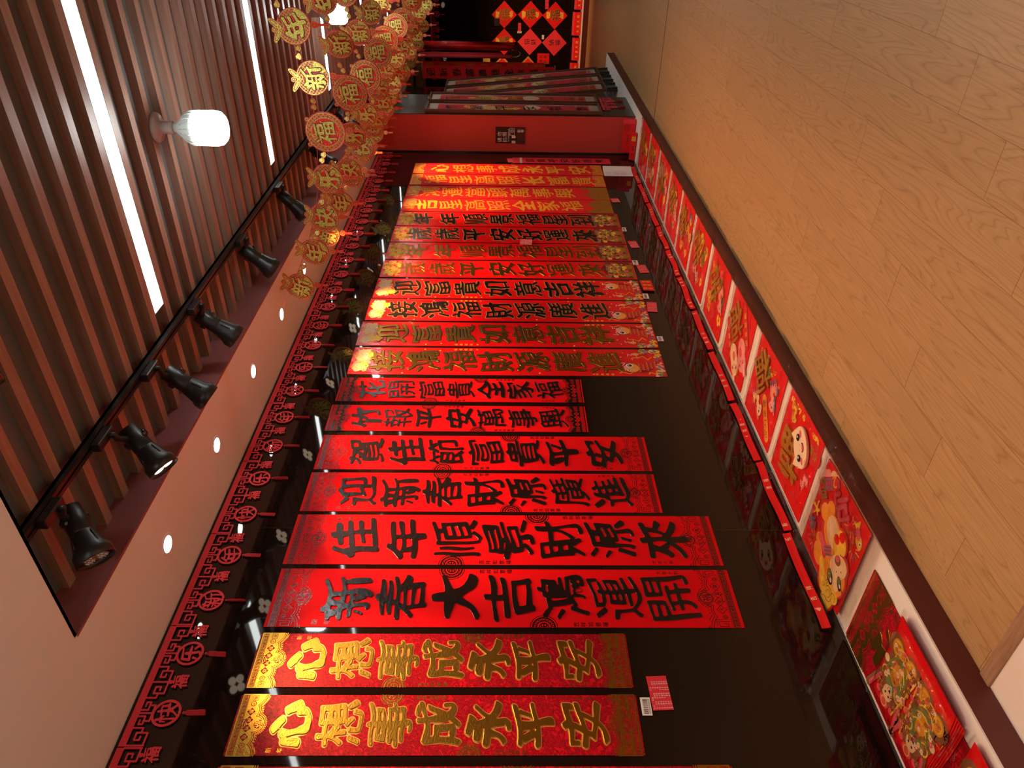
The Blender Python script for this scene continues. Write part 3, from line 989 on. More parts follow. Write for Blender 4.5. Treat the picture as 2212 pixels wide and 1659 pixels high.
def carp(w, sx):
    """bottom print: big carp swimming up, small carp, blossoms in the corners; y = 0 at the lower end"""
    px = w/170
    z = T1+0.0003
    def fld(): return Field(-w/2, w/2, 0, 1.05*w, px)
    lay = []
    X = lambda v: v*w*sx
    def add(F, m_):
        lay.append((F.out(), z+0.00011*len(lay), m_))
    F = fld().line([(X(a), b*w) for a, b in wavy(-.40, .95, -.36, .62, .12)], .020*w)
    F.line([(X(a), b*w) for a, b in wavy(.10, .62, .30, .50, .16)], .020*w).line([(X(a), b*w) for a, b in wavy(-.42, .35, -.34, .16, .2)], .03*w)
    F.line([(X(.16), .52*w), (X(.24), .40*w), (X(.10), .30*w), (X(.2), .22*w)], .02*w)
    add(F, M['orange'])
    F = fld().poly([(X(-.36), .60*w), (X(-.36), .42*w), (X(-.28), .28*w), (X(-.12), .16*w), (X(.02), .14*w), (X(.04), .22*w), (X(-.04), .30*w), (X(-.08), .45*w), (X(-.05), .62*w)])
    F.disc(X(.31), .46*w, .055*w, ry=.15*w)
    add(F, M['felt_dark'])
    F = fld()
    for r_ in range(5):
        for c_ in range(4-(r_ % 2)):
            F.disc(X(-.31+.075*c_+.037*(r_ % 2)+.03*r_), (.55-.085*r_)*w, .042*w, ry=.05*w)
    F.disc(X(.31), .46*w, .045*w, ry=.13*w)
    add(F, M['foam_red'])
    F = fld()
    for r_ in range(5):
        for c_ in range(4-(r_ % 2)):
            F.ring(X(-.31+.075*c_+.037*(r_ % 2)+.03*r_), (.538-.085*r_)*w, .044*w, .010*w, a0=3.3, a1=6.1)
    F.ring(X(-.20), .68*w, .172*w, .010*w)
    add(F, M['ink'])
    F = fld()
    for r_ in range(5):
        for c_ in range(4-(r_ % 2)):
            F.ring(X(-.31+.075*c_+.037*(r_ % 2)+.03*r_), (.55-.085*r_)*w, .042*w, .012*w, a0=3.3, a1=6.1)
    F.disc(X(-.20), .68*w, .165*w, ry=.15*w)
    F.disc(X(.31), .53*w, .05*w, ry=.07*w)
    add(F, M['orange'])
    F = fld().disc(X(-.20), .80*w, .07*w, ry=.05*w).ring(X(-.26), .66*w, .045*w, .012*w).ring(X(-.26), .66*w, .02*w, .012*w).disc(X(.31), .60*w, .03*w)
    add(F, M['pink'])
    F = fld().disc(X(-.115), .715*w, .068*w, ry=.075*w).disc(X(-.285), .745*w, .032*w, ry=.04*w).disc(X(.29), .54*w, .024*w)
    F.line([(X(a), b*w) for a, b in wavy(-.25, .82, -.34, .93, .25)], .012*w).line([(X(a), b*w) for a, b in wavy(-.13, .80, .0, .88, .3)], .012*w)
    F.line([(X(a), b*w) for a, b in wavy(.30, .62, .26, .72, .3)], .010*w).disc(X(.2), .86*w, .016*w).disc(X(.36), .80*w, .012*w)
    add(F, M['white'])
    F = fld().disc(X(-.115), .715*w, .044*w, ry=.05*w).disc(X(-.285), .745*w, .018*w, ry=.024*w).disc(X(.29), .54*w, .012*w)
    add(F, M['ink'])
    F = fld().disc(X(-.105), .735*w, .013*w).disc(X(-.29), .75*w, .006*w)
    add(F, M['white'])
    rng = random.Random(5)
    for m_, n in ((M['yellow'], 11), (M['pink'], 9), (M['blue'], 5), (M['cream'], 5), (M['green'], 5)):
        F = fld()
        for _ in range(n):
            e = rng.random()
            if e < .5: x, y = rng.uniform(-.46, .46), rng.uniform(.04, .11)
            elif e < .8: x, y = rng.uniform(.38, .46), rng.uniform(.04, .42)
            else: x, y = rng.uniform(-.46, -.40), rng.uniform(.04, .22)
            s = rng.uniform(.025, .055)*w
            for j in range(3):
                F.disc(X(x)+s*.8*math.cos(j*2.1+rng.random()), y*w+s*.7*math.sin(j*2.1), s*.7)
            F.ring(X(x), y*w, s*.4, s*.22, True)
        add(F, m_)
    return lay

def couplet(text, y0, y1, zt, zb, style, label, span, cw=.72, seed=0, flip=1):
    w, h = y1-y0-0.004, zt-zb
    t = thing('couplet', label, 'couplet', (WX+0.0008, (y0+y1)/2, (zt+zb)/2), ROTW, group='spring festival couplets on the wall')
    pm = {'line': 'paper', 'fill': 'paper', 'brocade': 'brocade', 'flock': 'paper_flock', 'fish': 'paper_flock', 'floral_b': 'paper_gloss', 'floral_g': 'paper_gloss', 'carp_b': 'paper_gloss', 'carp_g': 'paper_gloss'}[style]
    # paper with a slight lift of its lower corners
    nx, ny = 6, 40
    V, Fc = [], []
    for s_ in (0, 1):
        for j in range(ny+1):
            for i in range(nx+1):
                V.append((-w/2+w*i/nx, -h/2+h*j/ny, T1*s_))
    K = (nx+1)*(ny+1)
    for j in range(ny):
        for i in range(nx):
            a = j*(nx+1)+i
            Fc.append((K+a, K+a+1, K+a+nx+2, K+a+nx+1)); Fc.append((a, a+nx+1, a+nx+2, a+1))
    rim = [i for i in range(nx+1)] + [(j+1)*(nx+1)-1 for j in range(1, ny+1)] + [ny*(nx+1)+i for i in range(nx-1, -1, -1)] + [j*(nx+1) for j in range(ny-1, 0, -1)]
    for a, b in zip(rim, rim[1:]+rim[:1]): Fc.append((a, b, K+b, K+a))
    obj('paper', mesh('couplet_paper', V, Fc, M[pm]), t)
    gold = style in ('brocade', 'flock', 'fish', 'floral_g', 'carp_g')
    cm = {'brocade': 'gold_foil', 'flock': 'gold_flock', 'fish': 'gold_flock', 'floral_g': 'gold_foil', 'carp_g': 'gold_foil'}.get(style, 'foil_black')
    top, bot = h/2-span[0]*h, h/2-span[1]*h
    pitch = (top-bot)/7
    ch_h, ch_w = pitch*.90, w*cw
    edge = []
    tg = .50 if style in ('line', 'brocade') else .47
    for k, ch in enumerate(text):
        cy = top-pitch*(k+.5)
        fy = .82 if ch in '心平年' else 1.0
        L = glyph_loops(ch, ch_w, ch_h*fy, 0, cy, tg, seed)
        th = 0.0008 if style in ('flock', 'fish') else 0.0034
        me = solid(L, 'character', M[cm], th, 0.0 if th < .001 else 0.0012, T1)
        obj('character', me, t)
        if style in ('floral_b', 'carp_b', 'carp_g', 'brocade'):
            edge += glyph_loops(ch, ch_w, ch_h*fy, 0, cy, tg, seed, lev=.13)
    if edge:
        obj('gold_outline', flat([(edge, T1+0.0002, M['ink'] if style == 'carp_g' else M['gold_edge'])], 'gold_outline'), t)
    pm_ = M['gold_foil'] if style == 'brocade' else M['foil_black']
    if style in ('line', 'fill', 'brocade'):
        L = border(w, 'line' if style == 'line' else 'fill').out()
        obj('border_ornament', flat([(mirror(L, oy=-h/2), T1+.0003, pm_)], 'border_ornament'), t)
        obj('border_ornament', flat([(mirror(L, 1, -1, oy=h/2), T1+.0003, pm_)], 'border_ornament'), t)
        r = w*.19
        Rr = rosette(r).out()
        lay = mirror(Rr, ox=w/2-.001, oy=h*(.02+.10*flip)) + mirror(Rr, -1, 1, -w/2+.001, h*(.02-.10*flip))
        lay += text_loops('吉祥如意福', w*.075, w*.455, h*(-.03+.10*flip)-r*.6, 0, -w*.10)
        lay += text_loops('吉祥如意福', w*.075, -w*.455, h*(-.03-.10*flip)-r*.6, 0, -w*.10)
        lay += text_loops('大吉大利', w*.06, w*.44*flip, -h/2+w*1.02, 0, -w*.085)
        lay += text_loops('新年', w*.085, -w*.42*flip, h/2-w*.66, 0, -w*.17)
        obj('side_lettering', flat([(lay, T1+.0003, pm_)], 'side_lettering'), t)
    elif style == 'flock':
        F = Field(-w/2, w/2, 0, .42*w, w/150)
        F.rect(-w/2+.02*w, w/2-.02*w, .02*w, .36*w)
        for x, y, r in ((0, .40, .17),): F.disc(x*w, y*w, r*w, True)
        for k in range(7):
            x = -.5*w + w*(k+.5)/7
            F.line([(x-.05*w, .05*w), (x-.05*w, .15*w), (x+.04*w, .15*w), (x+.04*w, .08*w), (x-.01*w, .08*w)], .014*w, sub=True)
            if abs(k-3) > 1: F.line([(x-.05*w, .20*w), (x-.05*w, .31*w), (x+.05*w, .31*w), (x+.05*w, .2*w), (x, .2*w), (x, .27*w)], .014*w, sub=True)
        F.ring(0, .24*w, .075*w, .03*w)
        L = F.out()
        obj('border_ornament', flat([(mirror(L, oy=-h/2), T1+.0003, M['gold_print'])], 'border_ornament'), t)
        obj('border_ornament', flat([(mirror(L, 1, -1, oy=h/2), T1+.0003, M['gold_print'])], 'border_ornament'), t)
    elif style == 'fish':
        obj('border_ornament', flat(swirls(-w/2, w/2, h/2-.42*w, h/2, [M['gold_print'], M['gold_dark']], 40, seed+3, .028), 'border_ornament'), t)
        F = Field(-w/2, w/2, 0, .85*w, w/150)
        F.poly([(-.48*w, .01*w), (.48*w, .01*w), (.48*w, .42*w), (.30*w, .60*w), (.05*w, .66*w), (-.10*w, .52*w), (-.30*w, .62*w), (-.48*w, .80*w)])
        g = Field(-w/2, w/2, 0, .85*w, w/150)
        for r_ in range(5):
            for c_ in range(5):
                g.ring((-.30+.11*c_+.05*(r_ % 2))*w, (.10+.075*r_)*w, .05*w, .010*w, a0=.2, a1=2.9)
        g.ring(.25*w, .42*w, .07*w, .014*w).disc(.25*w, .42*w, .03*w)
        g.line([(x*w, y*w) for x, y in wavy(-.4, .62, -.05, .45, .12)], .014*w)
        F.less(g)
        F.ring(-.3*w, .72*w, .06*w, .02*w).ring(.1*w, .74*w, .05*w, .02*w)
        obj('fish_print', flat([(mirror(F.out(), flip, 1, oy=-h/2), T1+.0003, M['gold_dark'])], 'fish_print'), t)
    elif style.startswith('floral'):
        obj('border_ornament', flat(swirls(-w/2+.01, w/2-.01, h/2-.55*w, h/2, [M['orange'], M['gold_dark'], M['yellow']], 34, seed+5, .026), 'border_ornament'), t)
        lay = [([[(-w/2+.008, -h/2+.01), (w/2-.008, -h/2+.01), (w/2-.008, -h/2+.74*w), (0.1*w, -h/2+.9*w), (-w/2+.008, -h/2+.70*w)]], T1+.0002, M['felt_dark'])]
        F = Field(-w/2, w/2, 0, .7*w, w/120)
        F.disc(-.18*w*flip, .26*w, .17*w, ry=.2*w).disc(.2*w*flip, .16*w, .14*w, ry=.12*w).line([(-.3*w*flip, .1*w), (.1*w*flip, .3*w), (.2*w*flip, .55*w)], .05*w)
        lay.append((mirror(F.out(), oy=-h/2), T1+.0003, M['gold_dark']))
        for a, b, c in swirls(-w/2+.015, w/2-.015, -h/2+.16*w, -h/2+.80*w, [M['orange'], M['pinkd'], M['yellow'], M['green']], 26, seed+9, .022):
            lay.append((a, b+.0002, c))
        F = Field(-w/2, w/2, 0, .12*w, w/150)
        meander(F, w*.92, .03*w, .07*w, 12)
        lay.append((mirror(F.out(), oy=-h/2), T1+.0004, M['gold_dark']))
        obj('flower_print', flat(lay, 'flower_print'), t)
    else:
        lay = [(mirror(L, oy=-h/2), z, m_) for L, z, m_ in carp(w, flip)]
        obj('carp_print', flat(lay, 'carp_print'), t)
        lay = swirls(-w/2+.01, w/2-.01, h/2-.42*w, h/2-.01, [M['orange'], M['pink'], M['yellow'], M['cream']], 24, seed+2, .030)
        F = Field(-w/2, w/2, h/2-.5*w, h/2, w/100)
        F.disc(.2*w*flip, h/2-.42*w, .11*w, ry=.09*w)
        lay.append((F.out(), T1+.001, M['yellow']))
        obj('border_ornament', flat(lay, 'border_ornament'), t)
        F = Field(-w/2, w/2, -h/2, h/2, .004)
        for k, (x, y) in enumerate(((.44, .27), (.40, .22), (-.45, .33), (-.42, -.1), (.45, -.22), (-.44, -.27), (.30, -.34), (.44, .1))):
            F.disc(x*w*flip, y*h, .006)
        for k in range(4): F.ring(.44*w*flip, h*.17-.032*k, .007, .004).ring(-.44*w*flip, -h*.28-.032*k, .007, .004)
        obj('dot_print', flat([(F.out(), T1+.0003, M['yellow'])], 'dot_print'), t)
    return t

C = [
 ('心想事成永平安', 7.190, 7.498, 2.384, .476, 'flock', 'red couplet with orange-gold characters farthest along the wall, next to the pillar bay', (.07, .93), 1),
 ('福星高照长富貴', 6.870, 7.181, 2.384, .485, 'flock', 'red couplet with orange-gold characters and square lattice ends, second from the far end', (.06, .94), 1),
 ('鴻運當頭萬事興', 6.532, 6.854, 2.388, .489, 'fish', 'red couplet with orange-gold characters over a gold fish, third from the far end', (.055, .835), 1),
 ('吉星高照全家福', 6.212, 6.528, 2.390, .494, 'fish', 'red couplet with orange-gold characters over a gold fish, fourth from the far end', (.05, .86), 1),
 ('年年順景福星到', 5.890, 6.201, 2.391, .471, 'floral_b', 'glossy red couplet with gold-edged black characters beside the orange-gold group', (.047, .88), 2),
 ('歲歲平安好運來', 5.563, 5.880, 2.398, .471, 'floral_b', 'glossy red couplet with gold-edged black characters and a red price list on its edge', (.05, .88), 2),
 ('年年順景福星到', 5.240, 5.550, 2.399, .473, 'floral_g', 'glossy red couplet with gold foil characters right after the far black-character pair', (.05, .877), 2),
 ('歲歲平安好運來', 4.934, 5.224, 2.400, .474, 'floral_g', 'glossy red couplet with gold foil characters and flower end, beside the black carp couplet', (.055, .876), 2),
 ('迎富貴如意吉祥', 4.611, 4.911, 2.405, .478, 'carp_b', 'glossy red couplet with black characters above an orange carp, the farther of two', (.055, .85), 3),
 ('接鴻福財源廣進', 4.296, 4.597, 2.411, .479, 'carp_b', 'glossy red couplet with black characters above an orange carp, the nearer of two', (.06, .86), 3),
 ('迎富貴如意吉祥', 3.978, 4.279, 2.420, .480, 'carp_g', 'glossy red couplet with gold characters above an orange carp, the farther of two', (.047, .85), 3),
 ('接鴻福財源廣進', 3.653, 3.958, 2.418, .483, 'carp_g', 'glossy red couplet with gold characters above an orange carp, beside the short black pair', (.05, .864), 3),
 ('花開富貴全家福', 3.382, 3.618, 2.438, 1.013, 'fill', 'short red couplet with black characters and black ends, beside the gold carp couplet', (.07, .915), 4),
 ('竹報平安萬事興', 3.113, 3.347, 2.446, 1.014, 'fill', 'short red couplet with black characters and black ends, the nearer of the short pair', (.08, .925), 4),
 ('賀佳節富貴平安', 2.801, 3.077, 2.439, .718, 'line', 'medium red couplet with black characters beside the short pair', (.08, .916), 4),
 ('迎新春財源廣進', 2.505, 2.780, 2.442, .717, 'line', 'medium red couplet with black characters beside the two widest couplets', (.08, .92), 4),
 ('佳年順景財源來', 2.181, 2.486, 2.443, .504, 'line', 'widest red couplet with black characters, the farther of the two longest', (.084, .927), 4),
 ('新春大吉鴻運開', 1.857, 2.160, 2.440, .497, 'line', 'widest red couplet with black characters, beside the gold brocade couplets', (.095, .91), 4),
 ('心想事成永平安', 1.592, 1.829, 2.438, .988, 'brocade', 'gold and red brocade couplet next to the widest black-character couplet', (.075, .915), 5),
 ('心想事成永平安', 1.334, 1.564, 2.439, .985, 'brocade', 'gold and red brocade couplet nearest the camera, above the barcode and price list', (.075, .914), 5),
 ('吉祥如意萬事興', 1.000, 1.300, 2.443, .694, 'brocade', 'sliver of a third gold and red brocade couplet at the edge of the photo', (.075, .914), 5),
]
for k, (tx, a, b, zt, zb, st, lab, sp, sd) in enumerate(C):
    couplet(tx, a, b, zt, zb, st, lab, sp, {'line': .74, 'brocade': .72, 'fill': .72}.get(st, .74), sd, 1 if k % 2 else -1)

# ------------------------------------------------------------------ red felt valance along the top of the wall
VZ, VP, V0 = 2.808, 0.4965, 1.365
def valance_loops(chars):
    F = Field(-.002, .53, -.165, 0, .0016)
    F.rect(0, .491, -.026, -.001)
    for f in (.0, .2455, .491):
        F.seg(f if f else .003, -.026, f if f else .003, -.086, .006)
        for s in (-1, 1):
            if (f == 0 and s < 0) or (f > .4 and s > 0): continue
            q = lambda a: (f if f else .003)+s*a
            F.line([(q(0), -.084), (q(.046), -.084), (q(.046), -.046), (q(.020), -.046), (q(.020), -.064), (q(.033), -.064)], .006)
            F.line([(q(.046), -.062), (q(.064), -.062), (q(.064), -.024)], .006)
    for c, ch in zip((.1225, .3675), chars):
        F.seg(c-.030, -.072, c+.030, -.072, .006).seg(c, -.024, c, -.072, .006)
        for s in (-1, 1):
            F.line([(c+s*.012, -.024), (c+s*.012, -.052), (c+s*.042, -.052), (c+s*.042, -.038), (c+s*.026, -.038)], .006)
            F.seg(c+s*.030, -.072, c+s*.030, -.052, .006)
        F.ring(c, -.121, .047, .009)
        F.glyph(ch, .076, .076, c, -.121, .40)
    for c in (.2455, .466):
        F.seg(c, -.084, c, -.098, .004).ring(c, -.092, .006, .004)
        F.glyph('福', .056, .056, c, -.124, .60, seed=8)
    return F.out(.15)
_vm = {c: solid(valance_loops(c), 'valance_panel', M['felt'], .003) for c in ('快乐', '新年')}
_tas = MB()
for k in range(12):
    a0, a1 = 2*math.pi*k/12, 2*math.pi*(k+1)/12
    _tas.tube([(.005*math.sin(a0), .004+.006*math.cos(a0)-.010, 0), (.005*math.sin(a1), .004+.006*math.cos(a1)-.010, 0)], .0007, 4, 1)
_tas.lathe([(.001, -.016), (.004, -.018), (.0055, -.022), (.003, -.027), (.006, -.031)], (0, 0, 0), (0, 1, 0), 10)
for k in range(9):
    x = -.008+.002*k
    for z_ in (-.002, .002):
        _tas.tube([(x*.4, -.028, z_), (x, -.040, z_), (x*1.05, -.112, z_)], .0013, 4)
TAS = _tas.me('tassel', [M['tassel'], M['gold_edge']], True)
_over = ['the photo edge', 'the nearest gold brocade couplets', 'the widest black-character couplet', 'the farther widest black-character couplet',
         'the two medium black-character couplets', 'the short black-character pair', 'the gold carp couplets', 'the first black carp couplet', 'the far black carp couplet',
         'the gold flower-end couplets', 'the black flower-end couplets', 'the fish-print couplets', 'the lattice-ended couplets', 'the pillar corner']
def valance(loc, rot, chars, label, group, seed=0, scale=1.0):
    t = thing('paper_cut_valance', label, 'valance', loc, rot, group)
    t.scale = (scale,)*3
    obj('fretwork', _vm[chars], t, (0, 0, 0.006))
    rng = random.Random(seed)
    for c in (.1225, .3675):
        o = obj('tassel', TAS, t, (c, -.163, .0085), (0, rng.choice([0.1, 1.2, 1.35, -.9, 1.1, .3]), rng.uniform(-.05, .05)))
        o.scale = (1, .86, .8)
    return t
for n in range(-1, 13):
    ch = '快乐' if n % 2 == 0 else '新年'
    en = 'happiness' if n % 2 == 0 else 'new year'
    valance((WX, V0+VP*n, VZ), ROTW, ch, 'red cut-out valance with %s rings over %s' % (en, _over[n+1]), 'valance panels along the long wall', n)
valance((-2.118, 8.10, .42), ROTW, '快乐', 'low red felt cut-out valance near the foot of the pillar side', 'valance panels along the long wall', 3)
for k in range(5):
    valance((-3.3+.4965*k, 14.6, 2.80), (R(90), 0, 0), '新年' if k % 2 else '快乐',
            'dim red felt valance on the far wall, number %d from its left end' % (k+1) if False else ['dim red felt valance at the left end of the far wall', 'dim red valance on the far wall, second from left', 'dim red valance in the middle of the far wall', 'dim red valance on the far wall, second from right', 'dim red valance at the right end of the far wall row'][k],
            'valance panels on the far wall', k+20)

# ------------------------------------------------------------------ price lists and stickers on the wall
def lettering(lines, size, x0, y0, dx, dy):
    L = []
    for r, s in enumerate(lines):
        for k, ch in enumerate(s):
            if ch in ' ': continue
            x, y = x0+k*dx, y0-r*dy
            if ch == '.':
                L.append([(x-.1*size, y-.45*size), (x+.1*size, y-.45*size), (x+.1*size, y-.25*size), (x-.1*size, y-.25*size)])
            else:
                L += glyph_loops(ch, size*.8, size, x, y, None, 0, .40, 40)
    return L
def slip(w, h, m_, curl=.004):
    """sheet of paper, its right edge lifting a little"""
    V, Fc = [], []
    n = 8
    for s_ in (0, 1):
        for j in (0, 1):
            for i in range(n+1):
                t_ = i/n
                V.append((-w/2+w*t_, -h/2+h*j, .0006*s_ + curl*max(0, t_-.55)**2*4))
    q = n+1
    for i in range(n):
        Fc += [(2*q+i, 2*q+i+1, 3*q+i+1, 3*q+i), (i, q+i, q+i+1, i+1), (i, i+1, 2*q+i+1, 2*q+i), (q+i, 3*q+i, 3*q+i+1, q+i+1)]
    Fc += [(0, 2*q, 3*q, q), (n, q+n, 3*q+n, 2*q+n)]
    return mesh('slip', V, Fc, m_)
def price_list(y, z, w, h, rz, label):
    t = thing('price_list', label, 'price tag', (WX+.0035, y, z), (R(90), 0, R(90)), 'red price lists on the wall')
    t.rotation_euler.rotate_axis('Z', rz)
    obj('sheet', slip(w, h, M['paper_pale'], .0), t)
    s = h/9.5
    rows = ['尺寸  数量   价格 ', '1.1米 300  4.0元', '1.3米 240  5.0元', '1.6米 210  8.5元', '1.8米 160 10.5元', '2.2米 120 12.0元', '2.6米  80 16.0元', '3.0米  60 19.5元']
    L = lettering(rows, s*.82, -w*.44, h*.40, w*.88/15, s*1.14)
    obj('lettering', flat([(L, .0009, M['white'])], 'price_lettering'), t)
    F = Field(-w/2, w/2, -h/2, h/2, w/160)
    for k in range(9): F.seg(-w*.47, h*.46-k*s*1.14, w*.47, h*.46-k*s*1.14, w*.004)
    obj('ruled_lines', flat([(F.out(), .0008, M['felt_dark'])], 'ruled_lines'), t)
    return t
price_list(1.571, .895, .138, .076, .04, 'red price list beside the barcode under the nearest gold brocade couplet')
price_list(4.514, .437, .140, .070, -.10, 'red price list below the near black carp couplet')
price_list(5.110, .410, .138, .072, .10, 'red price list below the gold flower-end couplet, beside the gold-lettered card')
price_list(5.556, .415, .134, .070, .12, 'red price list below the pair of flower-end couplets, gold and black')
price_list(6.525, .445, .10, .076, .12, 'small red price list curling below the fish-print couplet')
o_ = price_list(5.570, 1.294, .112, .100, -.06, 'red price list stuck between a black and a gold flower-end couplet')
o_.location.x += .006
price_list(7.62, 1.40, .13, .075, .1, 'small red tag above the narrow strip couplet near the pillar')
t = thing('greeting_card', 'red card with gold lettering stuck below the farther black carp couplet', 'card', (WX+.0035, 4.868, .420), (R(90), 0, R(94)))
obj('sheet', slip(.255, .084, M['card'], 0.0), t)
obj('gold_lettering', flat([(lettering(['同福新年', '吉喜春乐'], .030, -.09, .018, .060, .034), .0009, M['yellow'])], 'gold_lettering'), t)

def barcode(y, z, w, h, label, big=False):
    t = thing('barcode_sticker', label, 'sticker', (WX+.0033, y, z), ROTW, 'white barcode stickers on the wall')
    obj('label_paper', slip(w, h, M['white'], 0.0), t)
    rng = random.Random(int(y*100))
    F = Field(-w/2, w/2, -h/2, h/2, w/150)
    x = -w*.40
    while x < w*.38:
        b = w*rng.choice([.008, .016, .028, .04])
        F.rect(x, x+b, -h*.18, h*.30)
        x += b+w*rng.choice([.012, .02, .035])
    obj('bars', flat([(F.out(), .0009, M['ink'])], 'bars'), t)
    if big:
        obj('digits', flat([(lettering(['6930142518'], h*.16, -w*.36, -h*.31, w*.08, .01), .0009, M['ink'])], 'digits'), t)
barcode(1.517, .954, .071, .037, 'white barcode sticker under the nearest gold brocade couplet', True)
barcode(4.090, .453, .060, .038, 'white barcode sticker below the gold carp couplets')
barcode(4.672, .455, .076, .038, 'white barcode sticker beside the gold-lettered red card')
barcode(5.220, .450, .080, .042, 'white barcode sticker below the gold flower-end couplets')
barcode(5.858, .451, .080, .034, 'white barcode sticker below the black flower-end couplets')

# narrow strip and paper notice near the pillar
t = thing('strip_couplet', 'narrow rose-red strip with black characters hanging beside the pillar bay', 'couplet', (WX+.004, 7.615, .868), ROTW)
obj('paper', boxme('strip_paper', -.085, .085, -.505, .415, 0, .002, M['paper_pale']), t)
obj('header', boxme('strip_header', -.085, .085, .44, .515, 0, .002, M['paper_pale']), t)
obj('clip_bar', boxme('clip_bar', -.085, .085, .415, .44, 0, .004, M['mount']), t)
for k, ch in enumerate('富貴平安好運來'):
    obj('character', flat([(glyph_loops(ch, .11, .09, 0, .34-.121*k, .42, 2), .0024, M['ink'])], 'character'), t)
t = thing('paper_notice', 'white paper notice stuck low on the wall at the pillar corner', 'notice', (WX+.006, 7.285, .325), (R(90), 0, R(88)))
obj('sheet', slip(.205, .29, M['white'], .03), t)
F = Field(-.1, .1, -.14, .14, .0015)
for c in range(3):
    for r in range(9):
        F.seg(-.07+.0*c, .10-.012*r-.075*c+.02, .06-.01*(r % 3), .10-.012*r-.075*c+.02, .002) if r < 5 else None
obj('lettering', flat([(F.out(), .0009, M['brown'])], 'notice_lettering'), t)

# no-photographs plate on the pillar
RP = (R(90), 0, 0)
t = thing('no_photo_sign', 'black plate on the red pillar asking visitors not to take photographs', 'sign', (-2.325, 7.879, 1.455), RP)
obj('plate', boxme('plate', -.085, .085, -.108, .108, 0, .006, M['plate_black'], .004), t)
L = text_loops('请勿', .048, -.050, .066, .060, 0) + text_loops('拍照', .048, -.050, .010, .060, 0)
L += lettering(['No photographing'], .012, -.062, -.030, .0082, .01)
obj('lettering', flat([(L, .0066, M['white'])], 'sign_lettering'), t)
F = Field(-.08, .08, -.105, .02, .0008)
F.line([(.000, -.092), (.000, -.040), (.072, -.040), (.072, -.092)], .004, True).ring(.044, -.066, .017, .004).ring(.044, -.066, .008, .003).line([(.008, -.048), (.018, -.048)], .004)
obj('camera_icon', flat([(F.out(), .0066, M['white'])], 'camera_icon'), t)
for x in (-.072, -.018):
    s = obj('sticker', boxme('sign_sticker', x-.012, x+.014, -.104, -.062, .006, .0068, M['white']), t)
    obj('sticker_mark', flat([([[(x-.003, -.090), (x+.005, -.083), (x-.003, -.078)]], .0072, M['ink'])], 'sticker_mark'), s)
t = thing('card_holder', 'brown slatted holder with white lettering hung under the black sign', 'sign', (-2.325, 7.879, 1.300), RP)
obj('case', boxme('holder_case', -.088, .084, -.045, .046, 0, .022, mat('brown_plastic', (.06, .018, .010), .4), .003), t)
for k in range(3):
    obj('slot_line', boxme('slot_line', -.055+.036*k-.001, -.055+.036*k+.001, -.043, .044, .0215, .0228, M['ink']), t)
obj('lettering', flat([(text_loops('新春', .034, .050, .018, 0, -.034), .0226, M['white'])], 'holder_lettering'), t)

# boxes at the pillar foot
t = thing('gift_box', 'flat red gift box standing against the pillar foot', 'box', (-2.30, 7.80, PZ), (R(-12), 0, 0))
obj('carton', boxme('carton', -.17, .17, -.018, .018, 0.004, .13, M['card'], .003), t)
obj('lid', boxme('lid', .13, .174, -.020, .020, 0.002, .133, M['paper_pale'], .003), t)
L = lettering(['年年有余'], .022, -.05, .07, .026, .02)
obj('print', flat([(L, 0, M['ink'])], 'box_print'), t, (-.02, -.0185, .0), (R(90), 0, 0))
F = Field(-.04, .04, -.04, .04, .001).ring(0, 0, .03, .004).ring(0, 0, .02, .003).ring(0, 0, .01, .003)
obj('pattern', flat([(F.out(), 0, M['felt_dark'])], 'box_pattern'), t, (.09, -.0185, .09), (R(90), 0, 0))
t = thing('gift_box', 'long slim red box leaning on the flat red gift box', 'box', (-2.36, 7.66, PZ), (R(-10), 0, R(-4)))
obj('carton', boxme('carton', -.14, .14, -.022, .022, .004, .062, M['card'], .003), t)
obj('print', flat([(lettering(['福 春联'], .020, -.02, .032, .026, .02), 0, M['ink'])], 'box_print'), t, (-.06, -.0225, 0), (R(90), 0, 0))
obj('gold_panel', boxme('gold_panel', .06, .11, -.0235, -.0225, .012, .055, M['gold_print']), t)

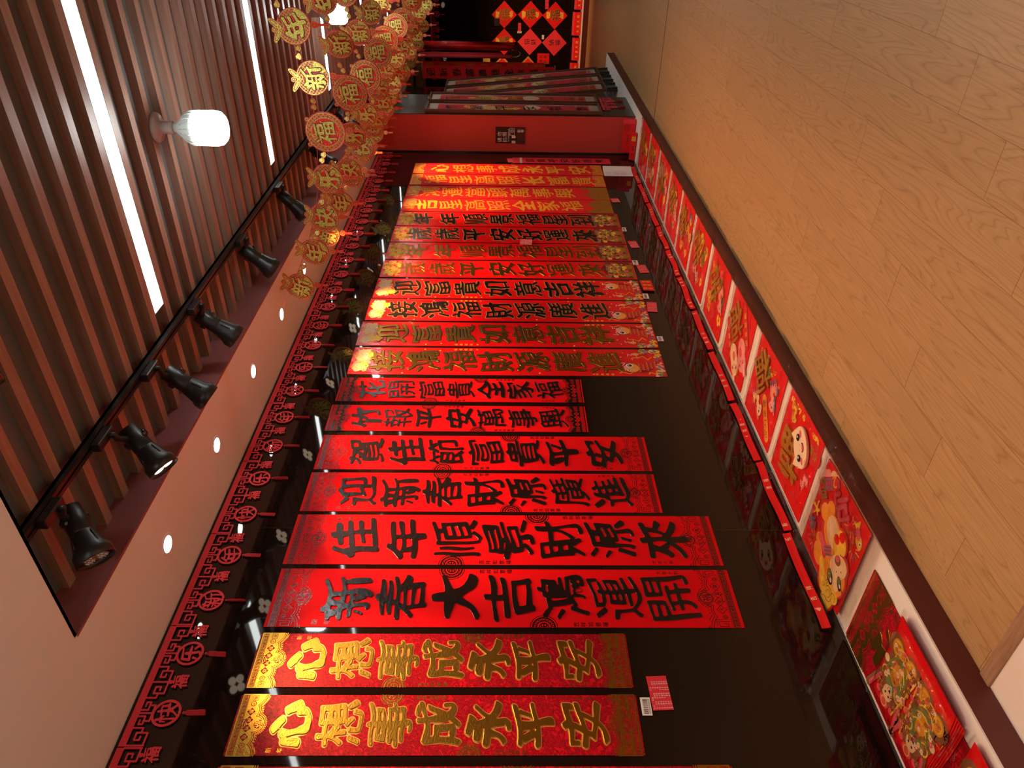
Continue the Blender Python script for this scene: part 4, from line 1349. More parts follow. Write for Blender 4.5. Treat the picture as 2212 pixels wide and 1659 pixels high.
# ------------------------------------------------------------------ framed pictures by the pillar
def framed(name, label, loc, rot, w, h, text, cm, seed, parent_legs=None):
    t = thing(name, label, 'picture', loc, rot)
    b, d = .018, .035
    fr = MB().box(-w/2, w/2, -h/2, -h/2+b, 0, d).box(-w/2, w/2, h/2-b, h/2, 0, d).box(-w/2, -w/2+b, -h/2+b, h/2-b, 0, d).box(w/2-b, w/2, -h/2+b, h/2-b, 0, d)
    obj('frame', fr.me('picture_frame', M['frame_wood']), t)
    obj('mount', boxme('mount', -w/2+b, w/2-b, -h/2+b, h/2-b, .006, .012, M['mount']), t)
    pw, phh = w-.10, h-.24
    pr = obj('print', boxme('print', -pw/2, pw/2, -phh/2, phh/2, .012, .0135, M['felt']), t)
    lay = []
    F = Field(-pw/2, pw/2, -phh/2, phh/2, .004)
    F.disc(0, phh*.18, pw*.42, ry=pw*.62).disc(pw*.1, -phh*.12, pw*.36, ry=pw*.4)
    lay.append((F.out(), .0140, M['cream']))
    lay += [(a, .0142+.0002*k, c) for k, (a, z, c) in enumerate(swirls(-pw*.40, pw*.40, -phh*.05, phh*.33, [M['orange'], M['pinkd'], M['yellow']], 16, seed, .05))]
    obj('painting', flat(lay, 'painting'), pr)
    L = []
    for k, ch in enumerate(text):
        L += glyph_loops(ch, pw*.55, phh/len(text)*.55, 0, phh*.42-phh*.86*k/(len(text)-1), .36, seed)
    obj('lettering', flat([(L, .0152, M[cm])], 'picture_lettering'), pr)
    obj('glazing', mesh('glazing', [(-w/2+b, -h/2+b, .022), (w/2-b, -h/2+b, .022), (w/2-b, h/2-b, .022), (-w/2+b, h/2-b, .022)], [(0, 1, 2, 3)], M['glass']), t)
    return t
for (yc, text, cm, lab) in ((8.09, '竹報平安福壽', 'ink', 'framed red print with black characters on the pillar side, the nearer one'), (8.475, '花開富貴來', 'gold_dark', 'framed red print with lantern painting on the pillar side, the farther one')):
    t = framed('framed_print', lab, (-2.116, yc, 1.375), ROTW, .34, 1.85, text, cm, int(yc*10))
    t['group'] = 'framed prints by the pillar'
    obj('nail', MB().lathe([(.006, 0), (.006, .02), (.003, .022)], (0, .935, 0), (0, 0, 1), 10).me('nail', M['white']), t)
for k, (y0, y1, lab) in enumerate(((10.12, 10.46, 'farthest framed red print leaning back on a stand beyond the pillar'), (9.70, 10.04, 'middle framed red print leaning back on a stand beyond the pillar'), (9.30, 9.64, 'framed red print leaning on a stand, closest behind the pillar'))):
    t = framed('standing_framed_print', lab, (-2.30, (y0+y1)/2, 1.235), ROTW, .36, 2.02, '福如東海' if k != 1 else '紫氣東來', 'gold_dark', 30+k)
    t.rotation_euler = (R(90-5.3), 0, R(90))
    t['group'] = 'framed prints by the pillar'
    for x in (-.11, .11):
        obj('leg', MB().box(x-.012, x+.012, -1.145, -1.0, .006, .030).me('stand_leg', M['lamp_black']), t)
    b_ = obj('base', boxme('stand_base', -.17, .17, -.012, .012, -.16, .13, M['lamp_black'], .004), t, (0, -1.125, .0), (R(90+5.3), 0, 0))

# ------------------------------------------------------------------ hanging scrolls beyond the garlands
def scroll(label, x, y, w, z0, z1, m_, text, cm, rot):
    t = thing('hanging_scroll', label, 'scroll', (x, y, (z0+z1)/2), (R(90), 0, rot), 'scrolls hanging beyond the garlands')
    h = z1-z0
    n = 16
    V, Fc = [], []
    for s_ in (0, 1):
        for j in range(n+1):
            for i in range(3):
                V.append((-w/2+w*i/2, -h/2+h*j/n, .004*math.sin(j*1.1)+.0012*s_))
    K = 3*(n+1)
    for j in range(n):
        for i in range(2):
            a = 3*j+i
            Fc += [(K+a, K+a+1, K+a+4, K+a+3), (a, a+3, a+4, a+1)]
    obj('cloth', mesh('scroll_cloth', V, Fc, M[m_]), t)
    for s_ in (-1, 1):
        obj('rod', MB().tube([(-w/2-.02, s_*h/2, 0), (w/2+.02, s_*h/2, 0)], .009, 10).me('rod', M['brown'], True), t)
    obj('cord', MB().tube([(-w*.3, h/2, 0), (0, h/2+.12, 0), (0, ZS-(z0+z1)/2+.02, 0)], .002, 5).me('cord', M['tassel']), t)
    if text:
        L = []
        for k, ch in enumerate(text):
            L += glyph_loops(ch, w*.62, h/len(text)*.62, 0, h*.44-h*.88*k/(len(text)-1), .40, 2)
        obj('lettering', flat([(L, .008, M[cm])], 'scroll_lettering'), t)
    return t
scroll('hanging red scroll with black characters just left of the framed prints', -2.372, 10.95, .175, .76, 2.62, 'paper_flock', '迎新春富貴雙全幸福家', 'ink', 0)
scroll('hanging red scroll with gold characters, behind the black-character scroll', -2.305, 11.05, .11, .90, 2.62, 'paper_flock', '福祿壽喜財吉祥如意', 'gold_dark', 0)
t = thing('scroll_bundle', 'clear-wrapped bundle of red scrolls hanging farthest from the camera', 'scroll', (-2.02, 10.9, 1.31), (0, 0, 0))
obj('scrolls', MB().tube([(-.03, 0, .02), (-.03, 0, 1.35)], .025, 12).tube([(.03, .01, .02), (.03, .01, 1.33)], .026, 12).tube([(0, -.03, .04), (0, -.03, 1.34)], .022, 12).me('scrolls', M['paper_flock'], True), t)
obj('wrapping', MB().tube([(0, 0, -.01), (0, 0, .3), (.004, 0, .8), (0, 0, 1.4)], .068, 20).me('wrapping', M['film'], True), t)
obj('cord', MB().tube([(0, 0, 1.38), (0, 0, ZS-1.31)], .002, 5).me('cord', M['tassel']), t)
t = thing('scroll_bundle', 'thin dark red bundle with a wire hook hanging beside the clear-wrapped bundle', 'scroll', (-2.15, 10.9, 1.25), (0, 0, 0))
obj('scrolls', MB().tube([(0, 0, .12), (0, 0, 1.40)], .024, 12).tube([(.03, .01, .25), (.03, .01, 1.38)], .018, 12).me('scrolls', M['felt'], True), t)
obj('hook', MB().tube([(0, 0, .12), (0, 0, .05), (.02, 0, .01), (.05, 0, 0), (.07, 0, .03)], .004, 6).me('hook', M['grey_plastic'], True), t)
obj('cord', MB().tube([(0, 0, 1.38), (0, 0, ZS-1.25)], .002, 5).me('cord', M['tassel']), t)

# ------------------------------------------------------------------ far wall: diamond posters, tags, packets on the far plinth
def diamond(x, z, s, label, kind, ch):
    t = thing('diamond_poster', label, 'poster', (x, 14.5985, z), RP, 'diamond posters on the far wall')
    h = s
    base = [[(-h, 0), (0, -h), (h, 0), (0, h)]]
    g = [[(-h*.96, 0), (0, -h*.96), (h*.96, 0), (0, h*.96)]]
    obj('paper', solid(base, 'poster_paper', M['gold_edge'] if kind == 'edge' else M['paper_pale'] if kind == 'plain' else M['card'], .0012), t)
    if kind == 'edge':
        g = [[(-h*.84, 0), (0, -h*.84), (h*.84, 0), (0, h*.84)]]
        obj('panel', flat([(g, .0016, M['card'])], 'poster_panel'), t)
    if kind != 'plain':
        lay = [(a, .0018+.0001*k, c) for k, (a, zz, c) in enumerate(swirls(-h*.3, h*.3, h*.42, h*.66, [M['orange'], M['yellow']], 6, int(z*100)+int(x*10), .05))]
        lay += [(a, .0018+.0001*k, c) for k, (a, zz, c) in enumerate(swirls(-h*.3, h*.3, -h*.66, -h*.40, [M['yellow'], M['orange']], 6, int(z*100)+3, .05))]
        obj('ornament', flat(lay, 'poster_ornament'), t)
        obj('character', solid(glyph_loops(ch, h*.78, h*.78, 0, 0, .45, 3), 'character', M['gold_foil'], .003, .0008, .002), t)
        obj('outline', flat([(glyph_loops(ch, h*.78, h*.78, 0, 0, .45, 3, lev=.15), .0022, M['gold_edge'])], 'outline'), t)
    else:
        L = glyph_loops(ch[0], h*.42, h*.42, 0, h*.26, .42, 3) + glyph_loops(ch[1], h*.42, h*.42, 0, -h*.26, .42, 3)
        obj('character', flat([(L, .0018, M['ink'])], 'character'), t)
for x, z, lab in ((-2.175, 1.468, 'gold-printed red diamond poster, top right on the far wall'), (-2.170, 1.000, 'gold-printed red diamond poster, middle right on the far wall'), (-2.178, .558, 'gold-printed red diamond poster, bottom right on the far wall')):
    diamond(x, z, .225, lab, 'gold', '福')
diamond(-2.625, 1.467, .225, 'gold-printed red diamond poster behind the hanging clear-wrapped bundle', 'gold', '福')
diamond(-2.620, .997, .225, 'plain red diamond poster with black characters, middle of the far wall', 'plain', '招財')
diamond(-2.628, .548, .225, 'plain red diamond poster with black characters, lowest on the far wall', 'plain', '納福')
diamond(-3.10, 1.50, .24, 'gold-edged diamond poster behind the two hanging red scrolls, upper one', 'edge', '福')
diamond(-3.10, 1.02, .24, 'gold-edged diamond poster behind the two hanging red scrolls, lower one', 'edge', '福')
diamond(-3.56, 1.66, .26, 'gold-edged diamond poster mostly hidden above the leaning frames', 'edge', '財')
def farslip(x, z, w, h, m_, label):
    t = thing('wall_slip', label, 'tag', (x, 14.597, z), RP, 'slips on the far wall')
    obj('sheet', slip(w, h, M[m_], 0), t)
    obj('lettering', flat([(lettering(['福利', '价格'], h*.26, -w*.25, h*.2, w*.42, h*.36), .0009, M['ink'])], 'slip_lettering'), t)
farslip(-2.375, 1.19, .14, .055, 'paper_pale', 'small red slip between the upper diamonds on the far wall')
farslip(-2.46, 1.19, .035, .075, 'white', 'small white slip beside the red slip on the far wall')
farslip(-2.535, .76, .07, .04, 'white', 'small white slip between the lower diamonds on the far wall')
farslip(-2.00, .71, .15, .06, 'paper_pale', 'red slip at the right edge of the far wall')
farslip(-2.30, 1.60, .12, .10, 'plate_black', 'small dark slip beside the top diamond on the far wall')
farslip(-2.93, 1.79, .20, .13, 'yellow', 'yellow card with two panels high on the far wall')
farslip(-2.90, .74, .18, .22, 'card', 'red card with black writing below the gold-character scroll')
for k in range(5):
    t = thing('far_packet', ['red packet at the right end of the far plinth', 'red packet second from the right on the far plinth', 'red packet in the middle of the far plinth', 'red packet second from the left on the far plinth', 'red packet at the left end of the far plinth'][k], 'packet', (-1.86-.42*k, 14.42, PZ), (R(-8), 0, 0), 'packets on the far plinth')
    obj('board', boxme('far_board', -.19, .19, -.02, .02, .004, .10+.02*(k % 2), M['card'], .003), t)
    obj('header', boxme('far_header', -.19, .19, .0, .012, .10+.02*(k % 2), .135+.02*(k % 2), M['paper_pale']), t)
    obj('lettering', flat([(lettering(['大吉大利'], .05, -.12, .05, .08, .05), 0, M['yellow'])], 'far_lettering'), t, (0, -.0208, 0), (R(90), 0, 0))

# polished lamp on a plate of its own, mostly outside the frame
t = thing('track_spotlight', 'polished black cylinder spotlight cut off at the left edge of the photo', 'spotlight', (-.93, 1.62, ZS))
h_ = Vector((-.11, -.09, -.115)); ax_ = Vector((-.72, -.30, -.42)).normalized()
obj('mounting_plate', MB().lathe([(.045, -.001), (.045, -.014), (.03, -.02)]).me('mounting_plate', M['lamp_black'], True), t)
obj('arm', MB().tube([(0, 0, -.015), (-.02, -.02, -.06), tuple(h_)], .011, 10).me('arm_two', M['lamp_black'], True), t)
obj('body', MB().lathe([(.042, -.12), (.047, -.115), (.048, .06), (.045, .064), (.043, .055)], h_, ax_, 40, cap=False).me('body_two', M['gloss_black'], True), t)
obj('lens', MB().lathe([(.045, .050), (.02, .052), (.001, .0525)], h_, ax_, 32).me('lens_two', M['spot_off'], True), t)

# ------------------------------------------------------------------ hanging medallion garlands
def disc_meshes(ch):
    big = ch == '福'
    R_ = .105 if big else .0835
    e = R_*1.6
    F = Field(-e, e, -R_*1.15, R_*1.75, R_/70)
    if big:
        a = np.arctan2(F.Y, F.X)
        F.put(np.hypot(F.X, F.Y)-R_*(1.0+.018*np.cos(40*a)))
        for s in (-1, 1): F.disc(s*R_*.62, R_*.84, R_*.12)
    else:
        F.disc(0, 0, R_)
        F.disc(-.30*R_, 1.05*R_, .16*R_, ry=.42*R_, rot=.9).disc(.34*R_, 1.02*R_, .16*R_, ry=.44*R_, rot=-.8).disc(.02*R_, 1.16*R_, .17*R_).seg(0, .8*R_, 0, 1.1*R_, .16*R_)
    base = solid(F.out(), 'medallion_board', M['foam_red'], .006, .001, -.003)
    G = Field(-e, e, -R_*1.15, R_*1.75, R_/70)
    ri = R_*.60 if not big else R_*.70
    cy = -.02*R_
    # lattice ring
    d = np.hypot(G.X, G.Y)
    ringm = np.maximum(d-R_*.93, -(np.hypot(G.X-.0, G.Y-cy)-ri))
    p = R_/4.6
    hol = np.maximum(np.abs(np.mod(G.X+G.Y, p)-p/2), np.abs(np.mod(G.X-G.Y, p)-p/2))/1.414-p*.245
    G.put(np.maximum(ringm, -hol))
    lat = G.out(.15)
    H = Field(-e, e, -R_*1.15, R_*1.75, R_/70)
    H.ring(0, 0, R_*.93, R_*.032).ring(0, cy, ri, R_*.030)
    if not big:
        for s, q in ((-1, .9), (1, -.8)):
            H.put(np.abs(np.hypot(((H.X-s*.32*R_)*math.cos(q)+(H.Y-1.04*R_)*math.sin(q))/(.13*R_), (-(H.X-s*.32*R_)*math.sin(q)+(H.Y-1.04*R_)*math.cos(q))/(.38*R_))-1)*.13*R_-R_*.018)
            H.disc(s*.32*R_, 1.04*R_, .07*R_, ry=.28*R_, rot=q)
        H.ring(.02*R_, 1.16*R_, .12*R_, .03*R_).disc(.02*R_, 1.16*R_, .06*R_)
        # solid crescent of glitter low on the right
        a = np.arctan2(H.Y, H.X)
        H.put(np.where((a < -.25) & (a > -1.25), np.maximum(d-R_*.93, -(np.hypot(H.X, H.Y-cy)-ri*1.04)), 1))
    else:
        # flower, fish and bubbles round the character
        for j in range(6):
            H.ring(-.22*R_+.10*R_*math.cos(j*1.05), .48*R_+.10*R_*math.sin(j*1.05), .065*R_, .022*R_)
        for r_ in range(4):
            for c_ in range(3):
                H.ring((.18+.11*c_-.03*r_)*R_, (-.16-.10*r_+.03*c_)*R_, .055*R_, .022*R_)
        H.ring(-.04*R_, -.56*R_, .07*R_, .022*R_).disc(-.04*R_, -.56*R_, .025*R_).poly([(.44*R_, .02*R_), (.56*R_, .22*R_), (.36*R_, .12*R_), (.30*R_, .26*R_), (.28*R_, -.02*R_)])
        for j in range(9): H.disc(R_*.6*math.cos(2.2+.28*j), R_*.6*math.sin(2.2+.28*j), R_*.022)
        for s in (-1, 1): H.ring(s*R_*.62, R_*.84, R_*.07, R_*.03)
    rim = H.out(.15)
    pat = flat([([[(ri*math.cos(2*math.pi*k/40), cy+ri*math.sin(2*math.pi*k/40)) for k in range(40)]], .0034, M['card']), (lat, .0036, M['glit_l']), (glyph_loops(ch, R_*(1.26 if not big else 1.06), R_*(1.30 if not big else 1.08), 0 if not big else -.06*R_, 0 if not big else .06*R_, .58, 6, lev=.10), .0042, M['felt_dark']), (rim, .0038, M['glit'])], 'medallion_pattern')
    gl = glyph_loops(ch, R_*(1.26 if not big else 1.06), R_*(1.30 if not big else 1.08), 0 if not big else -.06*R_, 0 if not big else .06*R_, .58, 6)
    chm = solid(gl, 'medallion_character', M['glit'], .004, .0008, .0044)
    return base, pat, chm
DM = {c: disc_meshes(c) for c in '新年快乐福'}
F = Field(-.03, .03, -.07, .03, .0008).disc(0, 0, .019).disc(0, -.024, .009).seg(0, -.02, 0, -.036, .010).poly([(-.006, -.03), (.006, -.03), (.0085, -.066), (-.0085, -.066)])
CH_B = solid(F.out(), 'charm_board', M['foam_red'], .003, .0006, -.0015)
F = Field(-.03, .03, -.07, .03, .0006).ring(0, 0, .015, .003).line([(-.006, 0), (0, .006), (.006, 0), (0, -.006)], .0025, True).seg(-.004, -.036, -.005, -.062, .002).seg(.004, -.036, .005, -.062, .002)
CH_P = flat([(F.out(), .0019, M['glit_o'])], 'charm_pattern')
F = Field(-.025, .025, -.025, .025, .0006).disc(0, -.003, .018, ry=.013).disc(0, .006, .011, ry=.009)
BD = solid(F.out(), 'bead_board', M['foam_red'], .005, .001, -.0025)
F = Field(-.025, .025, -.025, .025, .0006).disc(0, -.004, .0145, ry=.0095).disc(0, .007, .008, ry=.006).ring(0, .002, .010, .002, True, a0=3.5, a1=5.9)
BDP = flat([(F.out(), .0027, M['glit']), (mirror(F.out(), -1, 1), -.0027, M['glit'])], 'bead_pattern')

G_CH = '新年快乐福新年快乐'
G_X = [-2.062, -1.842, -1.632, -1.405, -1.155, -.885, -.652, -.425, -.205]
g_lab = ['garland of gold medallions nearest the camera, in front of the LED strips', 'second gold medallion garland from the camera', 'third gold medallion garland from the camera',
         'fourth gold medallion garland from the camera', 'fifth gold medallion garland, midway along the row', 'sixth gold medallion garland, midway along the row', 'seventh gold medallion garland, in front of the pillar',
         'eighth gold medallion garland, beside the framed prints', 'ninth gold medallion garland, above the hanging scrolls', 'last gold medallion garland before the far wall']
g_Y = [3.922, 4.615, 5.26, 5.85, 6.35, 6.92, 7.55, 8.35, 9.2, 10.0]
def curve_z(x, k, dz): return 2.424+dz+k*(x+1.17)**2
for gi, gy in enumerate(g_Y):
    rng = random.Random(100+gi)
    k_ = .335+rng.uniform(-.012, .012) if gi else .335
    dz = 0.0 if gi == 0 else rng.uniform(-.02, .01)
    dx0 = 0.0 if gi == 0 else rng.uniform(-.03, .03)
    t = thing('medallion_garland', g_lab[gi], 'garland', (-1.17, gy, curve_z(-1.17, k_, dz)), (0, 0, 0), 'medallion garlands under the ceiling')
    o0 = Vector(t.location)
    pts = []
    X0, X1 = -2.215, .04
    for j in range(31):
        x = X0+(X1-X0)*j/30
        z = curve_z(x, k_, dz)+.055
        if j < 3: z = z+(ZC-.001-(curve_z(X0, k_, dz)+.055))*(1-j/3)
        if j > 28: z = z+(ZS-(curve_z(X1, k_, dz)+.055))*((j-28)/2)
        pts.append((x-o0.x, .004, z-o0.z))
    obj('string', MB().tube(pts, .0014, 5).me('string', M['tassel']), t)
    for q, (ch, x) in enumerate(zip(G_CH, G_X)):
        x = x+dx0
        if gi == 0 and q > 7: pass
        z = curve_z(x, k_, dz)
        sl = math.atan(2*k_*(x+1.17))
        yaw = rng.uniform(-.28, .28) if gi else (0.05, -.1, .1, -.05, 0.0, .12, .18, 0, 0)[q]
        b, p, c = DM[ch]
        m_ = obj('medallion', b, t, (x-o0.x, rng.uniform(-.008, .008), z-o0.z), (R(90), -sl*.55, yaw))
        m_.rotation_mode = 'XYZ'
        obj('pattern', p, m_)
        obj('character', c, m_)
        rr = .105 if ch == '福' else .0835
        cm = obj('charm', CH_B, t, (x-o0.x+.01, -.004, z-o0.z-rr-.020), (R(90), 0, rng.uniform(-1.0, 1.0)))
        obj('charm_pattern', CH_P, cm)
        if q < 8:
            x2 = G_X[q+1]+dx0
            for f in ((.42, .58) if '福' not in (ch, G_CH[q+1]) else (.47, .58) if ch == '福' else (.40, .52)):
                xb = x+(x2-x)*f
                bd = obj('ingot_bead', BD, t, (xb-o0.x, 0, curve_z(xb, k_, dz)+.030-o0.z+rng.uniform(-.012, .012)), (R(90), -math.atan(2*k_*(xb+1.17)), rng.uniform(-.5, .5)))
                obj('bead_pattern', BDP, bd)

# ------------------------------------------------------------------ bagged decorations lying on the plinth
ROTP = (0, 0, R(90))          # local x along +Y, y towards the wall, z up
def rot_l(L, a): return place(L, 1, 0, 0, None, a)
def bagmesh(x0, x1, y0, y1, z, seed, nx=26, ny=26, amp=.006):
    rng = random.Random(seed)
    ph = [rng.uniform(0, 6) for _ in range(6)]
    V, Fc = [], []
    for j in range(ny+1):
        for i in range(nx+1):
            u, v = i/nx, j/ny
            x, y = x0+(x1-x0)*u, y0+(y1-y0)*v
            ed = min(u, 1-u, v*1.0, 1-v)*8
            k = min(1, ed)
            zz = z*k*.9 + .004 + .030*max(0, (v-.90)/.10) + amp*k*(math.sin(19*u+7*v+ph[0])+.7*math.sin(31*v-11*u+ph[1])+.5*math.sin(43*u+23*v+ph[2]))*.5 + amp*k*.3*rng.uniform(-1, 1)
            V.append((x + (.004*math.sin(13*v+ph[3]) if i in (0, nx) else 0), y + (.005*math.sin(11*u+ph[4]) if j in (0, ny) else 0), max(zz, .002)))
    for j in range(ny):
        for i in range(nx):
            a = j*(nx+1)+i
            Fc.append((a, a+1, a+nx+2, a+nx+1))
    return mesh('bag', V, Fc, M['film'], None, True)

def horse_fields(s, body, dark, ox, oy, fl, z):
    """small round cartoon pony seen from the side: body, legs, head, mane, saddle cloth"""
    px = s/60
    def fld(): return Field(-s, s, -s*1.1, s*1.1, px)
    lay = []
    def add(F, m_, dz):
        lay.append(([[(ox+fl*x, oy+y) for x, y in (P if fl > 0 else P[::-1])] for P in F.out()], z+dz, m_))
    F = fld().disc(0, -.25*s, .50*s, ry=.36*s).disc(-.30*s, .42*s, .40*s, ry=.36*s).seg(-.15*s, 0, -.25*s, .3*s, .42*s).disc(-.58*s, .30*s, .22*s)
    for x in (-.32, -.08, .20, .42): F.seg(x*s, -.4*s, x*s, -.78*s, .20*s)
    F.disc(-.12*s, .82*s, .10*s, ry=.16*s)
    add(F, M['foam_red'], 0.0)
    F = fld().disc(0, -.25*s, .45*s, ry=.31*s).disc(-.30*s, .42*s, .35*s, ry=.31*s).seg(-.15*s, 0, -.25*s, .3*s, .34*s).disc(-.58*s, .30*s, .17*s)
    for x in (-.32, -.08, .20, .42): F.seg(x*s, -.4*s, x*s, -.75*s, .13*s)
    F.disc(-.12*s, .82*s, .07*s, ry=.12*s)
    add(F, body, .0006)
    F = fld()
    for x in (-.32, -.08, .20, .42): F.seg(x*s, -.70*s, x*s, -.76*s, .14*s)
    for j in range(4): F.disc((.02+.05*j)*s, (.62-.19*j)*s, .11*s)
    F.disc(.55*s, -.2*s, .10*s, ry=.25*s, rot=.4)
    add(F, dark, .0010)
    F = fld().disc(.10*s, -.12*s, .20*s, ry=.17*s)
    add(F, M['orange'], .0010)
    F = fld().disc(.10*s, -.12*s, .12*s, ry=.10*s)
    add(F, M['card'], .0013)
    F = fld().disc(-.30*s, .48*s, .10*s, ry=.13*s)
    add(F, M['white'], .0010)
    F = fld().disc(-.31*s, .48*s, .06*s, ry=.085*s).disc(-.64*s, .36*s, .022*s).ring(-.55*s, .26*s, .10*s, .02*s, a0=3.5, a1=5.6)
    add(F, M['ink'], .0013)
    F = fld().disc(-.44*s, .32*s, .06*s, ry=.04*s)
    add(F, M['pinkd'], .0012)
    return lay

def header(x0, x1, seed, lab=None):
    rng = random.Random(seed)
    mb = MB()
    V = []
    n = 10
    t_ = .0018
    for j, (y, z) in enumerate(((.270, .040), (.2755, .055), (.2795, .074))):
        for i in range(n+1):
            V.append((x0+(x1-x0)*i/n, y+.003*math.sin(i*.9+seed), z+.004*math.sin(i*.7+seed*2)))
    m_ = len(V)
    V += [(x, y-.0012, z+t_) for x, y, z in V]
    Fc = []
    for j in range(2):
        for i in range(n):
            a = j*(n+1)+i
            Fc += [(m_+a, m_+a+1, m_+a+n+2, m_+a+n+1), (a, a+n+1, a+n+2, a+1)]
    for i in range(n):
        Fc += [(i, i+1, m_+i+1, m_+i), (2*(n+1)+i, m_+2*(n+1)+i, m_+2*(n+1)+i+1, 2*(n+1)+i+1)]
    return mesh('header_card', V, Fc, M['card'])

def packet(y0, y1, kind, label, seed, zoff=0.0, over=.0):
    yc = (y0+y1)/2
    t = thing('decoration_packet', label, 'packet', (-2.225, yc, PZ+.001+zoff), ROTP, 'bagged decorations on the plinth')
    w = (y1-y0)
    hw = min(.215, w/2-.028)
    rng = random.Random(seed)
    obj('card', boxme('packet_card', -hw, hw, -.222-over, .252, .001, .006, M['card'], .0015), t)
    for k in range(2):
        hdm = header(-w/2+.004, w/2-.004, seed)
        if k == 0: hd = obj('header', hdm, t)
    L = []
    n = 9
    for k in range(n):
        L += glyph_loops('新春吉祥如意福喜乐'[k], .020, .026, -w*.42+w*.84*k/(n-1), 0, None, 0, .4, 40)
    lo = obj('lettering', flat([(L, 0, M['cream'])], 'header_lettering'), hd, (0, .2752, .058), (R(75), 0, 0))
    A = R(43)
    z = .0066
    prints = []
    if kind == 'pony':
        chm = solid(rot_l(glyph_loops('福', .20, .21, 0, -.085, .50, 4), A), 'raised_character', M['glit_o'], .010, .0015, z)
        obj('raised_character', chm, t)
        obj('character_backing', flat([(rot_l(glyph_loops('福', .20, .21, 0, -.085, .50, 4, lev=.06), A), z-.0002, M['felt_dark'])], 'character_backing'), t)
        F = Field(-.04, .04, 0, .28, .0015).seg(0, .05, 0, .25, .055)
        pb = obj('plaque', solid(rot_l(F.out(), A), 'plaque', M['orange'], .004, .001, z), t)
        obj('plaque_lettering', flat([(rot_l(text_loops('马上有福', .040, 0, .232, 0, -.053), A), z+.0044, M['brown'])], 'plaque_lettering'), pb)
        for fl, body, dark in ((1, M['cream'], M['pinkd']), (-1, M['pink'], M['blue'])):
            lay = horse_fields(.10, body, dark, fl*.125, .055, fl, z+.002)
            obj('pony_print', flat([(rot_l(L_, A), zz, mm) for L_, zz, mm in lay], 'pony_print'), t)
        lay = [(rot_l(a, 0), zz-T1+z, c) for a, zz, c in swirls(-hw+.02, hw-.02, -.20, -.05, [M['orange'], M['yellow'], M['green']], 6, seed, .03)]
        obj('flower_print', flat(lay, 'flower_print'), t)
    elif kind == 'couple':
        obj('raised_character', solid(rot_l(glyph_loops('福', .21, .22, 0, -.075, .50, 4), A), 'raised_character', M['glit_o'], .010, .0015, z), t)
        for fl, body in ((1, M['cream']), (-1, M['pink'])):
            F = Field(-.2, .2, 0, .3, .0015).disc(fl*.062, .155, .060, ry=.070).disc(fl*.075, .09, .055, ry=.065).disc(fl*.09, .225, .014, ry=.03)
            h1 = obj('pony_head', solid(rot_l(F.out(), A), 'pony_head', body, .010, .003, z), t)
            F = Field(-.2, .2, 0, .3, .001).disc(fl*.030, .175, .012).disc(fl*.095, .165, .012).disc(fl*.06, .105, .020, ry=.030)
            lay = [(rot_l(F.out(), A), z+.0103, M['pinkd'])]
            F = Field(-.2, .2, 0, .3, .0007).ring(fl*.038, .190, .012, .004, a0=3.3, a1=6.1).ring(fl*.085, .182, .012, .004, a0=3.3, a1=6.1).ring(fl*.06, .165, .010, .003, a0=3.3, a1=6.1)
            lay.append((rot_l(F.out(), A), z+.0106, M['ink']))
            obj('face_print', flat(lay, 'face_print'), h1)
            F = Field(-.25, .25, -.3, .3, .002).seg(fl*.15, -.13, fl*.15, .09, .05)
            pb = obj('ribbon', solid(rot_l(F.out(), A), 'ribbon', M['foam_red'], .004, .001, z), t)
            obj('ribbon_lettering', flat([(rot_l(text_loops('平安喜乐' if fl > 0 else '吉祥如意', .034, fl*.15, .07, 0, -.052), A), z+.0044, M['yellow'])], 'ribbon_lettering'), pb)
    elif kind == 'cat':
        obj('raised_character', solid(place(glyph_loops('福', .24, .25, 0, 0, .55, 4), 1, .02, .055, None, R(5)), 'raised_character', M['glit_o'], .011, .0015, z), t)
        B = R(-48)
        def bl(F): return place(F.out(), 1, -.06, -.075, None, B)
        F = Field(-.13, .13, -.1, .12, .0012).disc(0, 0, .098, ry=.072).poly([(-.095, .03), (-.075, .095), (-.03, .055)]).poly([(.095, .03), (.075, .095), (.03, .055)])
        fc = obj('animal_face', solid(bl(F), 'animal_face', M['cream'], .016, .005, z+.004), t)
        lay = []
        F = Field(-.13, .13, -.1, .12, .001).disc(-.062, -.016, .018, ry=.011).disc(.062, -.016, .018, ry=.011).disc(0, -.035, .022, ry=.012)
        lay.append((bl(F), z+.0205, M['pinkd']))
        F = Field(-.13, .13, -.1, .12, .0008).disc(-.048, .012, .017, ry=.020).disc(.048, .012, .017, ry=.020).ring(0, -.022, .020, .005, a0=3.14, a1=6.28).disc(-.012, -.004, .002).disc(.012, -.004, .002)
        lay.append((bl(F), z+.0208, M['ink']))
        F = Field(-.13, .13, -.1, .12, .0008).disc(-.044, .019, .006).disc(.052, .019, .006)
        lay.append((bl(F), z+.0211, M['white']))
        obj('face_print', flat(lay, 'face_print'), fc)
        F = Field(-.25, .25, -.25, .25, .002).disc(-.155, -.12, .075, ry=.06)
        obj('fan_print', flat([(F.out(), z+.0005, M['foam_red']), (text_loops('恭喜', .045, -.175, -.12, .045, 0), z+.0009, M['glit_o'])], 'fan_print'), t)
        lay = horse_fields(.06, M['yellow'], M['orange'], .12, -.14, 1, z+.001)
        obj('pony_print', flat(lay, 'pony_print'), t)
        lay = horse_fields(.055, M['pink'], M['pinkd'], -.16, .05, -1, z+.001)
        obj('pony_print', flat(lay, 'pony_print'), t)
        lay = [(a, zz-T1+z, c) for a, zz, c in swirls(-hw+.01, hw-.01, -.21, -.16, [M['orange'], M['yellow']], 7, seed, .025)]
        obj('flower_print', flat(lay, 'flower_print'), t)
    else:
        ch = rng.choice('福福春吉')
